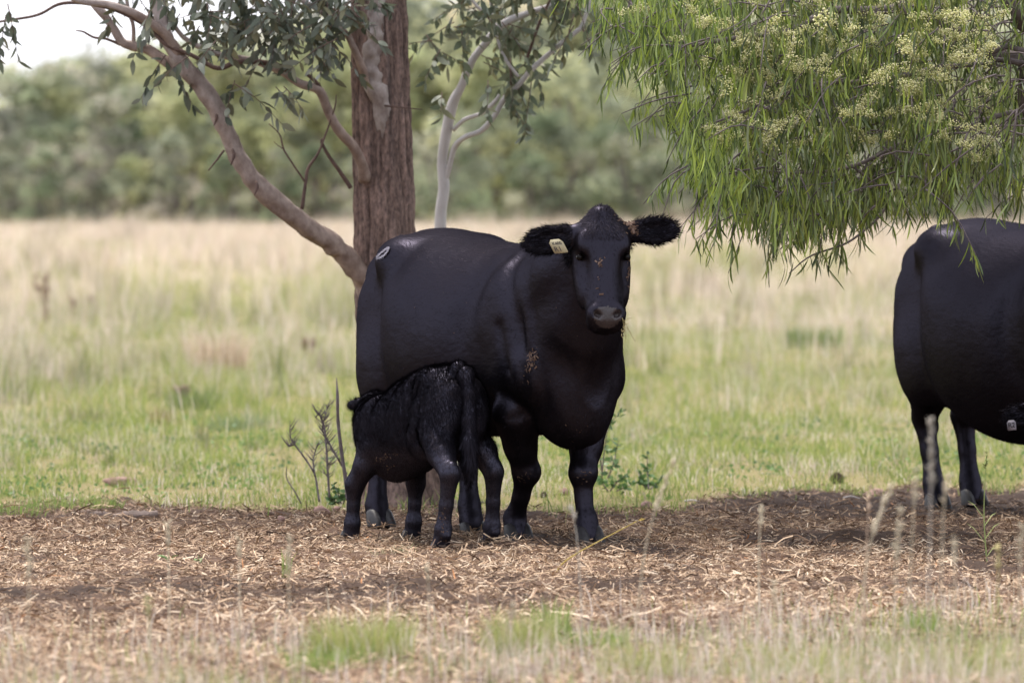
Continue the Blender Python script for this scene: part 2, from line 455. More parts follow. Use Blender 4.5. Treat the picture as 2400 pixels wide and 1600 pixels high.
def field_grass():
    mb = MB()
    green_patch = lambda x, y: sstep(.40, .62, fbm(x * .30 + 4, y * .075, 201))
    def strawy(x, y):
        base = .10 + .12 * sstep(36, 46, y) + .27 * sstep(46, 80, y) + .40 * sstep(140, 185, y)
        big = (fbm(x * .24 + 8, y * .06, 211) - .5) * 1.3 * sstep(38, 58, y) * (1 - .85 * sstep(160, 200, y))
        return base + big + .05
    def sow(y0, y1, n, marg):
        y = np.sqrt(rng.uniform(y0 ** 2, y1 ** 2, n))
        return rng.uniform(-1, 1, n) * (.0755 * y + marg), y
    def lay(x, y, h, w, st, leanm, seg, shade=None):
        ok = y > back_edge(x) + (1.8 * (fbm(x * 3.2, y * 1.6, 261) - .5) + rng.normal(-.15, .4, len(x))) * (y < 40)
        x, y, h, w, st, leanm = x[ok], y[ok], h[ok], w[ok], st[ok], leanm[ok]
        n = len(x)
        isst = rng.random(n) < st
        C = np.where(isst[:, None], G_STRAW[rng.integers(0, 5, n)], G_GREEN[rng.integers(0, 5, n)]) * rng.uniform(.78, 1.18, (n, 1))
        if shade is not None: C = C * shade[ok][:, None]
        V, F3, F4, C2 = blades(x, y, h, w, np.abs(rng.normal(0, 1, n)) * leanm + .05, C, C * np.where(isst[:, None], 1.06, [1.15, 1.08, .95]), seg)
        mb.add(V, F3, F4, C2)
    # low sward
    x, y = sow(32.0, 48, 165000, 1.6)
    pt = fbm(x * 1.1, y * .55, 221); pt2 = fbm(x * 3.1, y * 1.6, 222)
    k = rng.random(len(x)) < .25 + 1.2 * sstep(.3, .62, pt2)
    x, y, pt, pt2 = x[k], y[k], pt[k], pt2[k]; n = len(x)
    lay(x, y, (.028 + .075 * sstep(.38, .7, pt2)) * rng.uniform(.5, 1.5, n), rng.uniform(.003, .006, n), np.clip(strawy(x, y) + (pt - .5) * .9, .02, .95), np.full(n, .75), 2)
    x, y = sow(47, 78, 110000, 1.8)
    pt2 = fbm(x * 2.0, y * .8, 223); n = len(x)
    lay(x, y, (.05 + .11 * sstep(.38, .7, pt2)) * rng.uniform(.5, 1.5, n), rng.uniform(.004, .009, n), np.clip(strawy(x, y) - .05, .02, .95), np.full(n, .45), 1)
    x, y = sow(76, 150, 90000, 2.5); n = len(x)
    lay(x, y, .17 * rng.uniform(.4, 1.5, n), rng.uniform(.008, .018, n), np.clip(strawy(x, y), .02, .95), np.full(n, .4), 1)
    x, y = sow(148, 236, 70000, 5); n = len(x)
    lay(x, y, .48 * rng.uniform(.5, 1.25, n), rng.uniform(.02, .05, n), np.clip(strawy(x, y) + .1, .05, .95), np.full(n, .3), 1)
    # tussocks: fountains of dry or green blades, each of its own height and tone
    for y0, y1, nc, nb, hl, hh, rad, w, marg in ((37, 52, 330, 46, .10, .26, .07, .004, 1.6), (50, 80, 900, 54, .24, .56, .13, .007, 2), (78, 130, 1100, 50, .36, .80, .20, .012, 3), (128, 234, 1900, 32, .45, .95, .34, .024, 5)):
        xc, yc = sow(y0, y1, nc, marg)
        keep = rng.random(nc) < .10 + 1.0 * sstep(.38, .58, fbm(xc * .45 + 2, yc * .14, 231))
        xc, yc = xc[keep], yc[keep]; nc = len(xc)
        hgt = rng.uniform(hl, hh, nc) * (.6 + .8 * fbm(xc * .4, yc * .1, 241)); st = np.clip(strawy(xc, yc) + rng.normal(.22, .3, nc), .03, .98); tone = rng.uniform(.50, 1.22, nc)
        q = np.repeat(np.arange(nc), nb); n = len(q)
        rr = rad * rng.uniform(.5, 1.4, nc)[q] * np.sqrt(rng.random(n)); a = rng.uniform(0, 6.283, n)
        lay(xc[q] + rr * np.cos(a), yc[q] + rr * np.sin(a), hgt[q] * rng.uniform(.45, 1.15, n), w * rng.uniform(.5, 1.2, n), st[q], np.full(n, .30), 1, tone[q])
    # tall pale seed stalks standing in loose drifts
    for y0, y1, n, hl, hh, w, marg in ((42, 62, 700, .14, .34, .005, 1.8), (60, 100, 2300, .26, .62, .009, 2.4), (98, 170, 3200, .45, .9, .017, 4)):
        x, y = sow(y0, y1, n, marg)
        k = rng.random(n) < sstep(.46, .62, fbm(x * .55 + 5, y * .15, 251)) + .06
        x, y = x[k], y[k]; n = len(x)
        lay(x, y, rng.uniform(hl, hh, n), np.full(n, w), np.full(n, .97), np.full(n, .16), 2, rng.uniform(.95, 1.25, n))
    # darker rank tufts
    xc, yc = sow(38, 110, 300, 2)
    q = np.repeat(np.arange(300), 60); n = len(q)
    sc = (yc / 50)[q]
    lay(xc[q] + rng.normal(0, .10, n) * sc, yc[q] + rng.normal(0, .10, n) * sc, (.06 + .10 * rng.random(300))[q] * sc * rng.uniform(.5, 1.2, n), .0055 * sc, np.full(n, .12), np.full(n, .5), 1, np.full(n, .62))
    # broad-leaved weeds low in the near sward
    xc, yc = sow(34.2, 46, 240, 1.4)
    q = np.repeat(np.arange(240), 26); n = len(q)
    ok = yc > back_edge(xc)
    wx, wy = xc[q] + rng.normal(0, .07, n), yc[q] + rng.normal(0, .07, n)
    m_ = ok[q]
    wx, wy, q = wx[m_], wy[m_], q[m_]; n = len(wx)
    zz = gz(wx, wy) + rng.uniform(.01, .12, 240)[q] * rng.random(n)
    P_ = np.column_stack([wx, wy, zz]); A_ = nrm(rng.normal(0, 1, (n, 3))); B_ = nrm(np.cross(A_, rng.normal(0, 1, (n, 3))))
    sz = rng.uniform(.008, .02, (n, 1))
    Vq = np.stack([P_ - A_ * sz, P_ + B_ * sz * .6, P_ + A_ * sz, P_ - B_ * sz * .6], 1).reshape(-1, 3)
    mb.add(Vq, None, np.arange(n * 4).reshape(-1, 4), np.repeat(np.array([[.13, .22, .07], [.17, .26, .08], [.11, .18, .08]])[rng.integers(0, 3, 240)][q], 4, 0))
    o = mb.build('field_grass', M_GRASS, None, False)
    tag(o, 'mixed green and straw coloured pasture grass of the open field', 'grass', kind='stuff')
field_grass()
def edge_grass():
    """sparse soft grass on the near litter"""
    mb = MB()
    n = 60000
    y = np.sqrt(rng.uniform(15.5 ** 2, 26.6 ** 2, n)); x = rng.uniform(-1, 1, n) * (.0755 * y + .8)
    u = x / (.0752 * y)
    patch = .6 * fbm(x * 2.1 + 3, y * 1.2, 301) + .4 * fbm(x * 6, y * 3.3, 303)
    near = 1 - sstep(21.6, 25.4, y - .9 * u + 1.2 * (fbm(x * 1.4, y * .4, 307) - .5))
    keep = near * (.32 + .5 * sstep(.1, .8, u) * (1 - sstep(21.8, 23.6, y)) + 1.0 * sstep(.46, .66, patch)) * (.55 + .45 * sstep(-.7, .4, u))
    k = rng.random(n) < keep
    x, y, patch = x[k], y[k], patch[k]; n = len(x)
    isst = rng.random(n) < np.clip(.42 + (fbm(x * 2.3, y * 2, 311) - .5) * 1.4, .06, .92)
    h = np.where(isst, .13, .085) * rng.uniform(.4, 1.6, n)
    C = np.where(isst[:, None], G_STRAW[rng.integers(0, 5, n)], G_GREEN[rng.integers(0, 5, n)] * 1.05)
    V, F3, F4, C2 = blades(x, y, h, rng.uniform(.0016, .0036, n), np.abs(rng.normal(.15, .5, n)), C, C * 1.05, 2)
    mb.add(V, F3, F4, C2)
    o = mb.build('verge_grass', M_GRASS, None, False)
    tag(o, 'thin pale green and straw grass along the near edge of the litter', 'grass', kind='stuff')
edge_grass()

# ================================================================== animals
def herm(xs, ys, x):
    xs = np.asarray(xs, float); ys = np.asarray(ys, float)
    m = np.gradient(ys, xs)
    x = np.clip(x, xs[0], xs[-1])
    i = np.clip(np.searchsorted(xs, x, 'right') - 1, 0, len(xs) - 2)
    h = xs[i + 1] - xs[i]; t = (x - xs[i]) / h
    t2, t3 = t * t, t * t * t
    return (2 * t3 - 3 * t2 + 1) * ys[i] + (t3 - 2 * t2 + t) * h * m[i] + (-2 * t3 + 3 * t2) * ys[i + 1] + (t3 - t2) * h * m[i + 1]
class Field:
    """one continuous body grown out of blended masses"""
    def __init__(s, lo, hi, h):
        s.lo = np.array(lo, float); s.h = h
        s.n = np.ceil((np.array(hi) - s.lo) / h).astype(int) + 1
        s.F = np.full(s.n, 1.0, np.float32)
    def _sl(s, lo, hi):
        a = np.clip(np.floor((np.asarray(lo) - s.lo) / s.h).astype(int), 0, s.n - 1)
        b = np.clip(np.ceil((np.asarray(hi) - s.lo) / s.h).astype(int) + 1, 1, s.n)
        ax = [(s.lo[i] + np.arange(a[i], b[i]) * s.h).astype(np.float32) for i in range(3)]
        return tuple(slice(a[i], b[i]) for i in range(3)), ax[0][:, None, None], ax[1][None, :, None], ax[2][None, None, :]
    def put(s, fn, lo, hi, k, sub=False):
        pad = k + 2 * s.h + .05
        sl, X, Y, Z = s._sl(np.asarray(lo) - pad, np.asarray(hi) + pad)
        b = fn(X, Y, Z).astype(np.float32)
        a = s.F[sl]
        if sub:
            b = -b
            h = np.clip(.5 - .5 * (b - a) / k * -1, 0, 1)  # smooth max
            h = np.clip(.5 + .5 * (b - a) / k, 0, 1)
            s.F[sl] = a * (1 - h) + b * h + k * h * (1 - h)
        else:
            h = np.clip(.5 + .5 * (b - a) / k, 0, 1)
            s.F[sl] = b * (1 - h) + a * h - k * h * (1 - h)
    def ell(s, c, r, k=.05, R_=None, sub=False):
        c = np.asarray(c, float); r = np.asarray(r, float)
        A = np.eye(3) if R_ is None else np.asarray(R_, float)   # columns are axes
        ext = np.sqrt(((A * r) ** 2).sum(1))
        def fn(X, Y, Z):
            dx, dy, dz = X - c[0], Y - c[1], Z - c[2]
            q = [dx * A[0, i] + dy * A[1, i] + dz * A[2, i] for i in range(3)]
            k0 = np.sqrt(sum((q[i] / r[i]) ** 2 for i in range(3)))
            k1 = np.sqrt(sum((q[i] / r[i] ** 2) ** 2 for i in range(3))) + 1e-6
            return k0 * (k0 - 1) / k1
        s.put(fn, c - ext, c + ext, k, sub)
    def cone(s, a, b, ra, rb, k=.04):
        a = np.asarray(a, float); b = np.asarray(b, float); d = b - a; L = d @ d
        def fn(X, Y, Z):
            t = np.clip(((X - a[0]) * d[0] + (Y - a[1]) * d[1] + (Z - a[2]) * d[2]) / L, 0, 1)
            return np.sqrt((X - a[0] - t * d[0]) ** 2 + (Y - a[1] - t * d[1]) ** 2 + (Z - a[2] - t * d[2]) ** 2) - (ra + (rb - ra) * t)
        m = max(ra, rb)
        s.put(fn, np.minimum(a, b) - m, np.maximum(a, b) + m, k)
    def chain(s, pts, k=.03):
        for p, q in zip(pts[:-1], pts[1:]):
            s.cone(p[:3], q[:3], p[3], q[3], k)
    def loft(s, st, k=.05, fr=None):
        """st rows: u, top, bottom, widest level, half width, power top, power bottom"""
        st = np.asarray(st, float)
        o, A = (np.zeros(3), np.eye(3)) if fr is None else fr
        u = st[:, 0]
        ends = np.array([o + A @ np.array([uu, vv, ww]) for uu in (u[0], u[-1]) for vv in (-st[:, 4].max(), st[:, 4].max()) for ww in (st[:, 2].min(), st[:, 1].max())])
        def fn(X, Y, Z):
            dx, dy, dz = X - o[0], Y - o[1], Z - o[2]
            U = dx * A[0, 0] + dy * A[1, 0] + dz * A[2, 0]
            Vv = dx * A[0, 1] + dy * A[1, 1] + dz * A[2, 1]
            W = dx * A[0, 2] + dy * A[1, 2] + dz * A[2, 2]
            zt, zb, zc, w, pt, pb = [herm(u, st[:, i], U) for i in range(1, 7)]
            up = W > zc
            hh = np.maximum(np.where(up, zt - zc, zc - zb), .004); p = np.where(up, pt, pb)
            w = np.maximum(w, .004)
            g = ((np.abs(Vv) / w) ** p + (np.abs(W - zc) / hh) ** p) ** (1 / p)
            f = (g - 1) * np.minimum(w, hh)
            ex = np.maximum(np.maximum(u[0] - U, U - u[-1]), 0)
            return np.where(ex > 0, np.sqrt(np.maximum(f, 0) ** 2 + ex ** 2), f)
        s.put(fn, ends.min(0), ends.max(0), k)
    def surface(s):
        F = s.F; S = F < 0
        n = F.shape
        C = [(i, j, k) for i in (0, 1) for j in (0, 1) for k in (0, 1)]
        sub = lambda A, c: A[c[0]:n[0] - 1 + c[0], c[1]:n[1] - 1 + c[1], c[2]:n[2] - 1 + c[2]]
        cnt = sum(sub(S, c).astype(np.int8) for c in C)
        act = (cnt > 0) & (cnt < 8)
        I = np.argwhere(act)
        idx = np.full(act.shape, -1, np.int64); idx[act] = np.arange(len(I))
        f = {c: F[I[:, 0] + c[0], I[:, 1] + c[1], I[:, 2] + c[2]] for c in C}
        acc = np.zeros((len(I), 3)); num = np.zeros(len(I))
        for a in C:
            for ax in range(3):
                if a[ax]: continue
                b = list(a); b[ax] = 1; b = tuple(b)
                cr = (f[a] < 0) != (f[b] < 0)
                t = np.where(cr, f[a] / np.where(cr, f[a] - f[b], 1), 0)
                p = np.array(a, float)[None] + t[:, None] * (np.array(b, float) - np.array(a, float))
                acc += p * cr[:, None]; num += cr
        V = s.lo + (I + acc / num[:, None]) * s.h
        quads = []
        for ax in range(3):
            b, c = [(1, 2), (2, 0), (0, 1)][ax]
            s0 = [slice(None)] * 3; s1 = [slice(None)] * 3
            s0[ax] = slice(0, n[ax] - 1); s1[ax] = slice(1, n[ax])
            for q in (b, c):
                s0[q] = slice(1, n[q] - 1); s1[q] = slice(1, n[q] - 1)
            A, B = S[tuple(s0)], S[tuple(s1)]
            E = np.argwhere(A != B)
            inA = A[tuple(E.T)]
            base = E.copy()       # in the sliced axes b,c the node index is +1; the cell index then runs from node-1
            def cell(db, dc):
                q = base.copy(); q[:, b] += db; q[:, c] += dc
                return idx[q[:, 0], q[:, 1], q[:, 2]]
            Q = np.stack([cell(0, 0), cell(1, 0), cell(1, 1), cell(0, 1)], 1)
            Q[~inA] = Q[~inA][:, ::-1]
            quads.append(Q)
        return V, np.concatenate(quads)
def vnormals(V, Q):
    fn = np.cross(V[Q[:, 2]] - V[Q[:, 0]], V[Q[:, 3]] - V[Q[:, 1]])
    N = np.zeros_like(V)
    for i in range(4): np.add.at(N, Q[:, i], fn)
    return nrm(N)
def relax(V, Q, it=2, lam=.5):
    for _ in range(it):
        S = np.zeros_like(V); n = np.zeros(len(V))
        for i in range(4):
            for j in (1, 3):
                np.add.at(S, Q[:, i], V[Q[:, (i + j) % 4]]); np.add.at(n, Q[:, i], 1)
        V = V + lam * (S / n[:, None] - V)
    return V
def hair_on(V, Q, N, n, length, width, comb, lift, weight=None, jitter=.25):
    """short tapering hairs rooted on a body; comb(p, n) gives the lie of the coat"""
    c = V[Q].mean(1)
    ar = np.linalg.norm(np.cross(V[Q[:, 2]] - V[Q[:, 0]], V[Q[:, 3]] - V[Q[:, 1]]), axis=1)
    w = ar if weight is None else ar * weight(c)
    k = rng.choice(len(Q), n, p=w / w.sum())
    a, b = rng.random((n, 1)), rng.random((n, 1))
    q = Q[k]
    p = (V[q[:, 0]] * (1 - a) + V[q[:, 1]] * a) * (1 - b) + (V[q[:, 3]] * (1 - a) + V[q[:, 2]] * a) * b
    nn = nrm(N[q].mean(1))
    d = comb(p, nn)
    d = d - nn * (d * nn).sum(1, keepdims=True)
    d = nrm(d + jitter * rng.normal(0, 1, (n, 3)))
    lf = lift if np.isscalar(lift) else lift(p)
    lf = np.clip(lf * rng.uniform(.4, 1.5, n), 0, 1.4)[:, None]
    d = nrm(d * np.cos(lf) + nn * np.sin(lf))
    L = (length if np.isscalar(length) else length(p)) * rng.uniform(.6, 1.3, n)
    side = nrm(np.cross(d, nn)) * (width * rng.uniform(.7, 1.3, n) / 2)[:, None]
    p = p - nn * .0008
    mid = p + d * (L * .55)[:, None]
    tip = p + d * L[:, None] - nn * (L * .05)[:, None]
    P = np.stack([p - side, p + side, mid + side * .8, mid - side * .8, tip], 1).reshape(-1, 3)
    i = np.arange(n)[:, None] * 5
    return P, [i + [3, 2, 4], i + [0, 1, 2, 3]]

def claw_hoof(name, parent, x, y, z, yaw, s=1.0):
    mb = MB()
    for sd in (-1, 1):
        rows = []
        for t, L, W, sh in ((0, .058, .031, .012), (.012, .060, .032, .010), (.04, .050, .029, -.002), (.065, .040, .026, -.014), (.078, .026, .018, -.02)):
            th = np.linspace(0, 2 * math.pi, 14, endpoint=False)
            cx = np.cos(th); cxx = np.sign(cx) * np.abs(cx) ** .8
            px = sh + L * cxx * np.where(cx > 0, 1.15, .9)
            py = sd * .031 + W * np.sin(th) * (1 - .25 * np.clip(cx, 0, 1)) + sd * .006 * np.clip(cx, 0, 1)
            rows.append(np.column_stack([px, py, np.full(14, t)]))
        Vr = np.concatenate(rows) * s
        i = np.arange(4)[:, None] * 14; j = np.arange(14)[None]; k = (j + 1) % 14
        F4 = np.stack([i + j, i + k, i + 14 + k, i + 14 + j], -1).reshape(-1, 4)
        top = [[56 + q, 56 + (q + 1) % 14, len(Vr)] for q in range(14)]
        Vr = np.vstack([Vr, Vr[56:70].mean(0)[None]])
        mb.add(Vr, top, F4)
    o = mb.build('hoof', M_HOOF, parent)
    o.location = (x, y, z); o.rotation_euler = (0, 0, yaw)
    return o

def grow_cow(feet, poll, yaw, pitch, h=.0095, roll=0.0, head_down=False, drop=0.0):
    """feet: FR, FL, HR, HL (x, y) in the cow's own frame (x forward, y left)"""
    lo = [-2.02, -.66, -.02]; hi = [max(.95, poll[0] + .75), .66, 1.62]
    fd = Field(lo, hi, h)
    P2 = 2.0
    #        x     top   bot   wide  halfw pt   pb
    body = [(-1.84, 1.16, .98, 1.06, .05, 2, 2),
            (-1.78, 1.27, .86, 1.06, .14, 2, 2),
            (-1.66, 1.345, .74, 1.02, .215, 2.2, 2.1),
            (-1.45, 1.40, .62, .98, .275, 2.2, 2.2),
            (-1.22, 1.415, .53, .96, .335, 2.4, 2.2),
            (-1.00, 1.39, .485, .93, .405, 2.3, 2.2),
            (-.75, 1.36, .475, .90, .43, 2.2, 2.2),
            (-.45, 1.34, .485, .89, .40, 2.1, 2.2),
            (-.20, 1.35, .495, .92, .318, 2.0, 2.0),
            (.00, 1.355, .50, .92, .266, 1.9, 1.8),
            (.15, 1.31, .475, .88, .24, 1.9, 1.75),
            (.28, 1.20, .475, .82, .195, 2, 1.75),
            (.38, 1.02, .53, .76, .145, 2, 1.9),
            (.44, .90, .63, .75, .07, 2, 2)]
    body = [(a_, b_, c_ - drop * float(sstep(-1.6, -.6, a_)), *r_) for a_, b_, c_, *r_ in body]
    fd.loft(body, .05)
    for s in (-1, 1):
        fd.ell((-.02, s * .198, .95), (.17, .10, .30), .06)               # shoulder
        fd.ell((.17, s * .168, .765), (.115, .088, .135), .05)                # point of shoulder
        fd.ell((-1.50, s * .170, .88), (.235, .135, .35), .08)            # thigh
        fd.ell((-1.23, s * .245, 1.275), (.11, .075, .075), .13)           # hip bone
        fd.ell((-1.72, s * .105, 1.20), (.08, .06, .07), .09)             # pin bone
        fd.ell((-1.33, s * .245, .72), (.17, .10, .19), .16)               # stifle
    fd.ell((.20, 0, .61), (.19, .115, .145), .08)                        # brisket
    fd.ell((.34, .02, .61), (.095, .075, .13), .05)
    fd.ell((-1.30, 0, .56), (.14, .12, .10), .08)                         # udder
    # legs
    for q, (fx, fy) in enumerate(feet):
        s = -1 if q % 2 == 0 else 1
        if q < 2:
            el = (-.02, s * .172, .60)
            kx = fx * .55 - .005 + .012
            fd.chain([(*el, .112), (el[0] * .4 + kx * .6, el[1] * .5 + fy * .5, .455, .072),
                      (kx, fy, .335, .057), (kx * .6 + fx * .4 - .012, fy, .225, .0355), (fx - .022, fy, .125, .047), (fx - .004, fy, .065, .050), (fx + .004, fy, .045, .048)], .028)
            fd.ell((kx + .014, fy, .335), (.055, .060, .055), .022)
            fd.ell((fx - .055, fy, .098), (.03, .035, .022), .02)
        else:
            hk = (fx - .085, s * .15 * .4 + fy * .6, .455)
            fd.chain([(-1.38, s * .19, .80, .165), ((-1.32 + hk[0]) / 2, (s * .19 + hk[1]) / 2, .61, .115), (*hk, .060),
                      (hk[0] * .5 + fx * .5 - .01, hk[1] * .5 + fy * .5, .29, .040), (fx - .03, fy, .135, .049), (fx - .008, fy, .068, .050), (fx, fy, .045, .048)], .028)
            fd.ell((hk[0] - .035, hk[1], .49), (.04, .034, .055), .03)
            fd.ell((fx - .062, fy, .105), (.03, .035, .022), .02)
    # tail
    fd.chain([(-1.74, 0, 1.335, .05), (-1.84, 0, 1.25, .036), (-1.885, .0, 1.05, .028), (-1.89, .01, .75, .024), (-1.88, .02, .55, .03), (-1.87, .02, .40, .045), (-1.87, .02, .27, .02)], .03)
    # head frame: u down the face, v to the cow's left, n out of the forehead
    cy, sy, cp, sp = math.cos(yaw), math.sin(yaw), math.cos(pitch), math.sin(pitch)
    u = np.array([sp * cy, sp * sy, -cp]); n_ = np.array([cp * cy, cp * sy, sp]); v = np.array([-sy, cy, 0.])
    if roll:
        cr, sr = math.cos(roll), math.sin(roll)
        u, v = u * cr + v * sr, v * cr - u * sr
    A = np.column_stack([u, v, n_]); O = np.asarray(poll, float)
    H = lambda a, b, c: O + A @ np.array([a, b, c], float)
    # neck
    nape = H(.10, 0, -.15); jaw = H(.24, 0, -.19)
    if head_down:
        fd.chain([(.0, 0, 1.02, .27), (.25, 0, .93, .23), *[(*((1 - t) * np.array([.25, 0, .93]) + t * nape), .23 - .10 * t) for t in (.5, 1)]], .12)
        fd.chain([(.20, 0, .70, .22), (*((np.array([.22, 0, .66]) + jaw) / 2), .19), (*jaw, .11)], .10)
    else:
        mid = (np.array([.10, 0, 1.12]) + nape) / 2
        fd.chain([(-.10, 0, 1.06, .26), (.10, 0, 1.08, .235), (*(mid + [0, 0, -.02]), .185), (*nape, .125)], .10)
        fd.chain([(.14, 0, .86, .22), (*((np.array([.18, 0, .86]) + jaw) / 2 + [0, 0, -.03]), .145), (*jaw, .085)], .10)
        fd.chain([(.30, 0, .66, .085), (*((np.array([.34, 0, .68]) + jaw) / 2 + [.0, 0, -.02]), .06), (*(jaw + u * .03 - n_ * .03), .05)], .06)   # dewlap
    #      u     front  back  widest halfw  p    p
    hd = [(-.015, -.055, -.10, -.08, .030, 2, 2),
          (.005, -.030, -.14, -.09, .055, 2, 2),
          (.04, -.008, -.18, -.10, .094, 2, 2.2),
          (.09, .008, -.205, -.10, .117, 2.3, 2.2),
          (.15, .012, -.22, -.10, .120, 2.5, 2.2),
          (.21, .006, -.235, -.115, .122, 2.4, 2.2),
          (.28, .000, -.235, -.125, .114, 2.1, 2.2),
          (.345, .000, -.205, -.115, .099, 2.0, 2.2),
          (.40, .000, -.165, -.09, .085, 2.1, 2.3),
          (.45, .004, -.145, -.075, .082, 2.4, 2.5),
          (.49, .002, -.135, -.07, .083, 2.6, 2.6),
          (.52, -.012, -.125, -.07, .075, 2.4, 2.4),
          (.535, -.035, -.11, -.07, .055, 2, 2)]
    fd.loft(hd, .03, (O, A))
    fd.ell(H(.012, 0, -.055), (.045, .052, .045), .04, A)            # poll tuft
    for s in (-1, 1):
        fd.ell(H(.160, s * .092, -.024), (.05, .022, .024), .04, A)   # brow
        fd.ell(H(.30, s * .088, -.135), (.11, .028, .07), .03, A)      # cheek
        fd.ell(H(.262, s * .100, -.036), (.065, .024, .024), .05, A, True)  # hollow below the eye
        fd.ell(H(.205, s * .122, -.050), (.019, .012, .016), .010, A, True)  # eye socket
        fd.ell(H(.47, s * .050, -.012), (.04, .033, .03), .03, A)       # nostril wing
        # ear
        tipdir = nrm(v * s * 1.0 + u * (.10 if s < 0 else -.13) - n_ * .12)
        eu = nrm(u - tipdir * (u @ tipdir)); en = np.cross(eu, tipdir) * 1.0
        if en @ n_ < 0: en = -en
        E = np.column_stack([tipdir, eu, en])
        eb = H(.075, s * .092, -.085)
        fd.cone(eb, eb + tipdir * .07, .036, .036, .03)
        ec = eb + tipdir * .138 + eu * (.018 if s < 0 else .008)
        fd.ell(ec, (.112, .062, .030), .025, E)
        fd.ell(ec + en * .030 + tipdir * .004, (.086, .041, .030), .012, E, True)
    fd.chain([(*H(.20, 0, -.045), .040), (*H(.42, 0, -.045), .042)], .04)   # nose bridge
    fd.ell(H(.497, 0, -.117), (.036, .055, .030), .025, A)              # chin
    for s in (-1, 1):
        fd.ell(H(.484, s * .042, .012), (.014, .019, .03), .008, np.column_stack([nrm(u * .85 + v * s * .5), nrm(v * .85 - u * s * .5), n_]), True)
    V, Q = fd.surface()
    V = relax(V, Q, 2, .45)
    Nn = vnormals(V, Q)
    tr = (sstep(.45, .62, V[:, 2]) * (1 - sstep(.30, .40, V[:, 0])))
    mus = fbm(V[:, 0] * 3.1 + V[:, 2] * 1.4 + 2, V[:, 2] * 3.4 - V[:, 0] * 1.2 + V[:, 1] * 1.5, 541, 3) - .5
    rib = np.sin(V[:, 0] * 26 + V[:, 2] * 5) * sstep(-1.05, -.8, V[:, 0]) * (1 - sstep(-.35, -.2, V[:, 0])) * np.exp(-((V[:, 2] - .92) / .22) ** 2)
    fold = np.sin(V[:, 0] * 55 + 10 * (V[:, 2] - .9) + 3 * mus) * np.exp(-((V[:, 0] - .22) / .10) ** 2) * np.exp(-((V[:, 2] - .93) / .22) ** 2)
    def crease(line, depth, w):
        a_ = catmull(np.column_stack([np.array(line, float), np.zeros(len(line))]), 24)[:, :2]
        dd = np.full(len(V), 9.0)
        for p_, q_ in zip(a_[:-1], a_[1:]):
            e_ = q_ - p_
            t_ = np.clip(((V[:, 0] - p_[0]) * e_[0] + (V[:, 2] - p_[1]) * e_[1]) / (e_ @ e_), 0, 1)
            dd = np.minimum(dd, np.hypot(V[:, 0] - p_[0] - t_ * e_[0], V[:, 2] - p_[1] - t_ * e_[1]))
        return -depth * np.exp(-(dd / w) ** 2) * sstep(.08, .16, np.abs(V[:, 1]))
    form = (crease([(-.12, 1.27), (-.25, 1.02), (-.23, .78), (-.12, .60)], .013, .065) + crease([(.02, 1.29), (.13, 1.10), (.20, .92)], .020, .045)
            + crease([(-1.27, 1.16), (-1.19, .92), (-1.13, .66)], .012, .06) + crease([(-1.06, 1.25), (-.98, 1.23)], .016, .10)
            + crease([(.24, .86), (.19, .68), (.08, .57)], .014, .035) + crease([(-1.66, 1.0), (-1.58, .78), (-1.50, .62)], .014, .05)
            + crease([(.06, .98), (.10, .80)], .010, .03))
    V = V + Nn * (tr * .016 * mus + .006 * fold * tr + form * sstep(.5, .6, V[:, 2]))[:, None]
    fr = dict(O=O, A=A, H=H, u=u, v=v, n=n_)
    return V, Q, fr
def comb_cow(p, n):
    d = np.tile(np.array([-1., 0, -.55]), (len(p), 1))
    leg = p[:, 2] < .5
    d[leg] = [-.1, 0, -1]
    return d
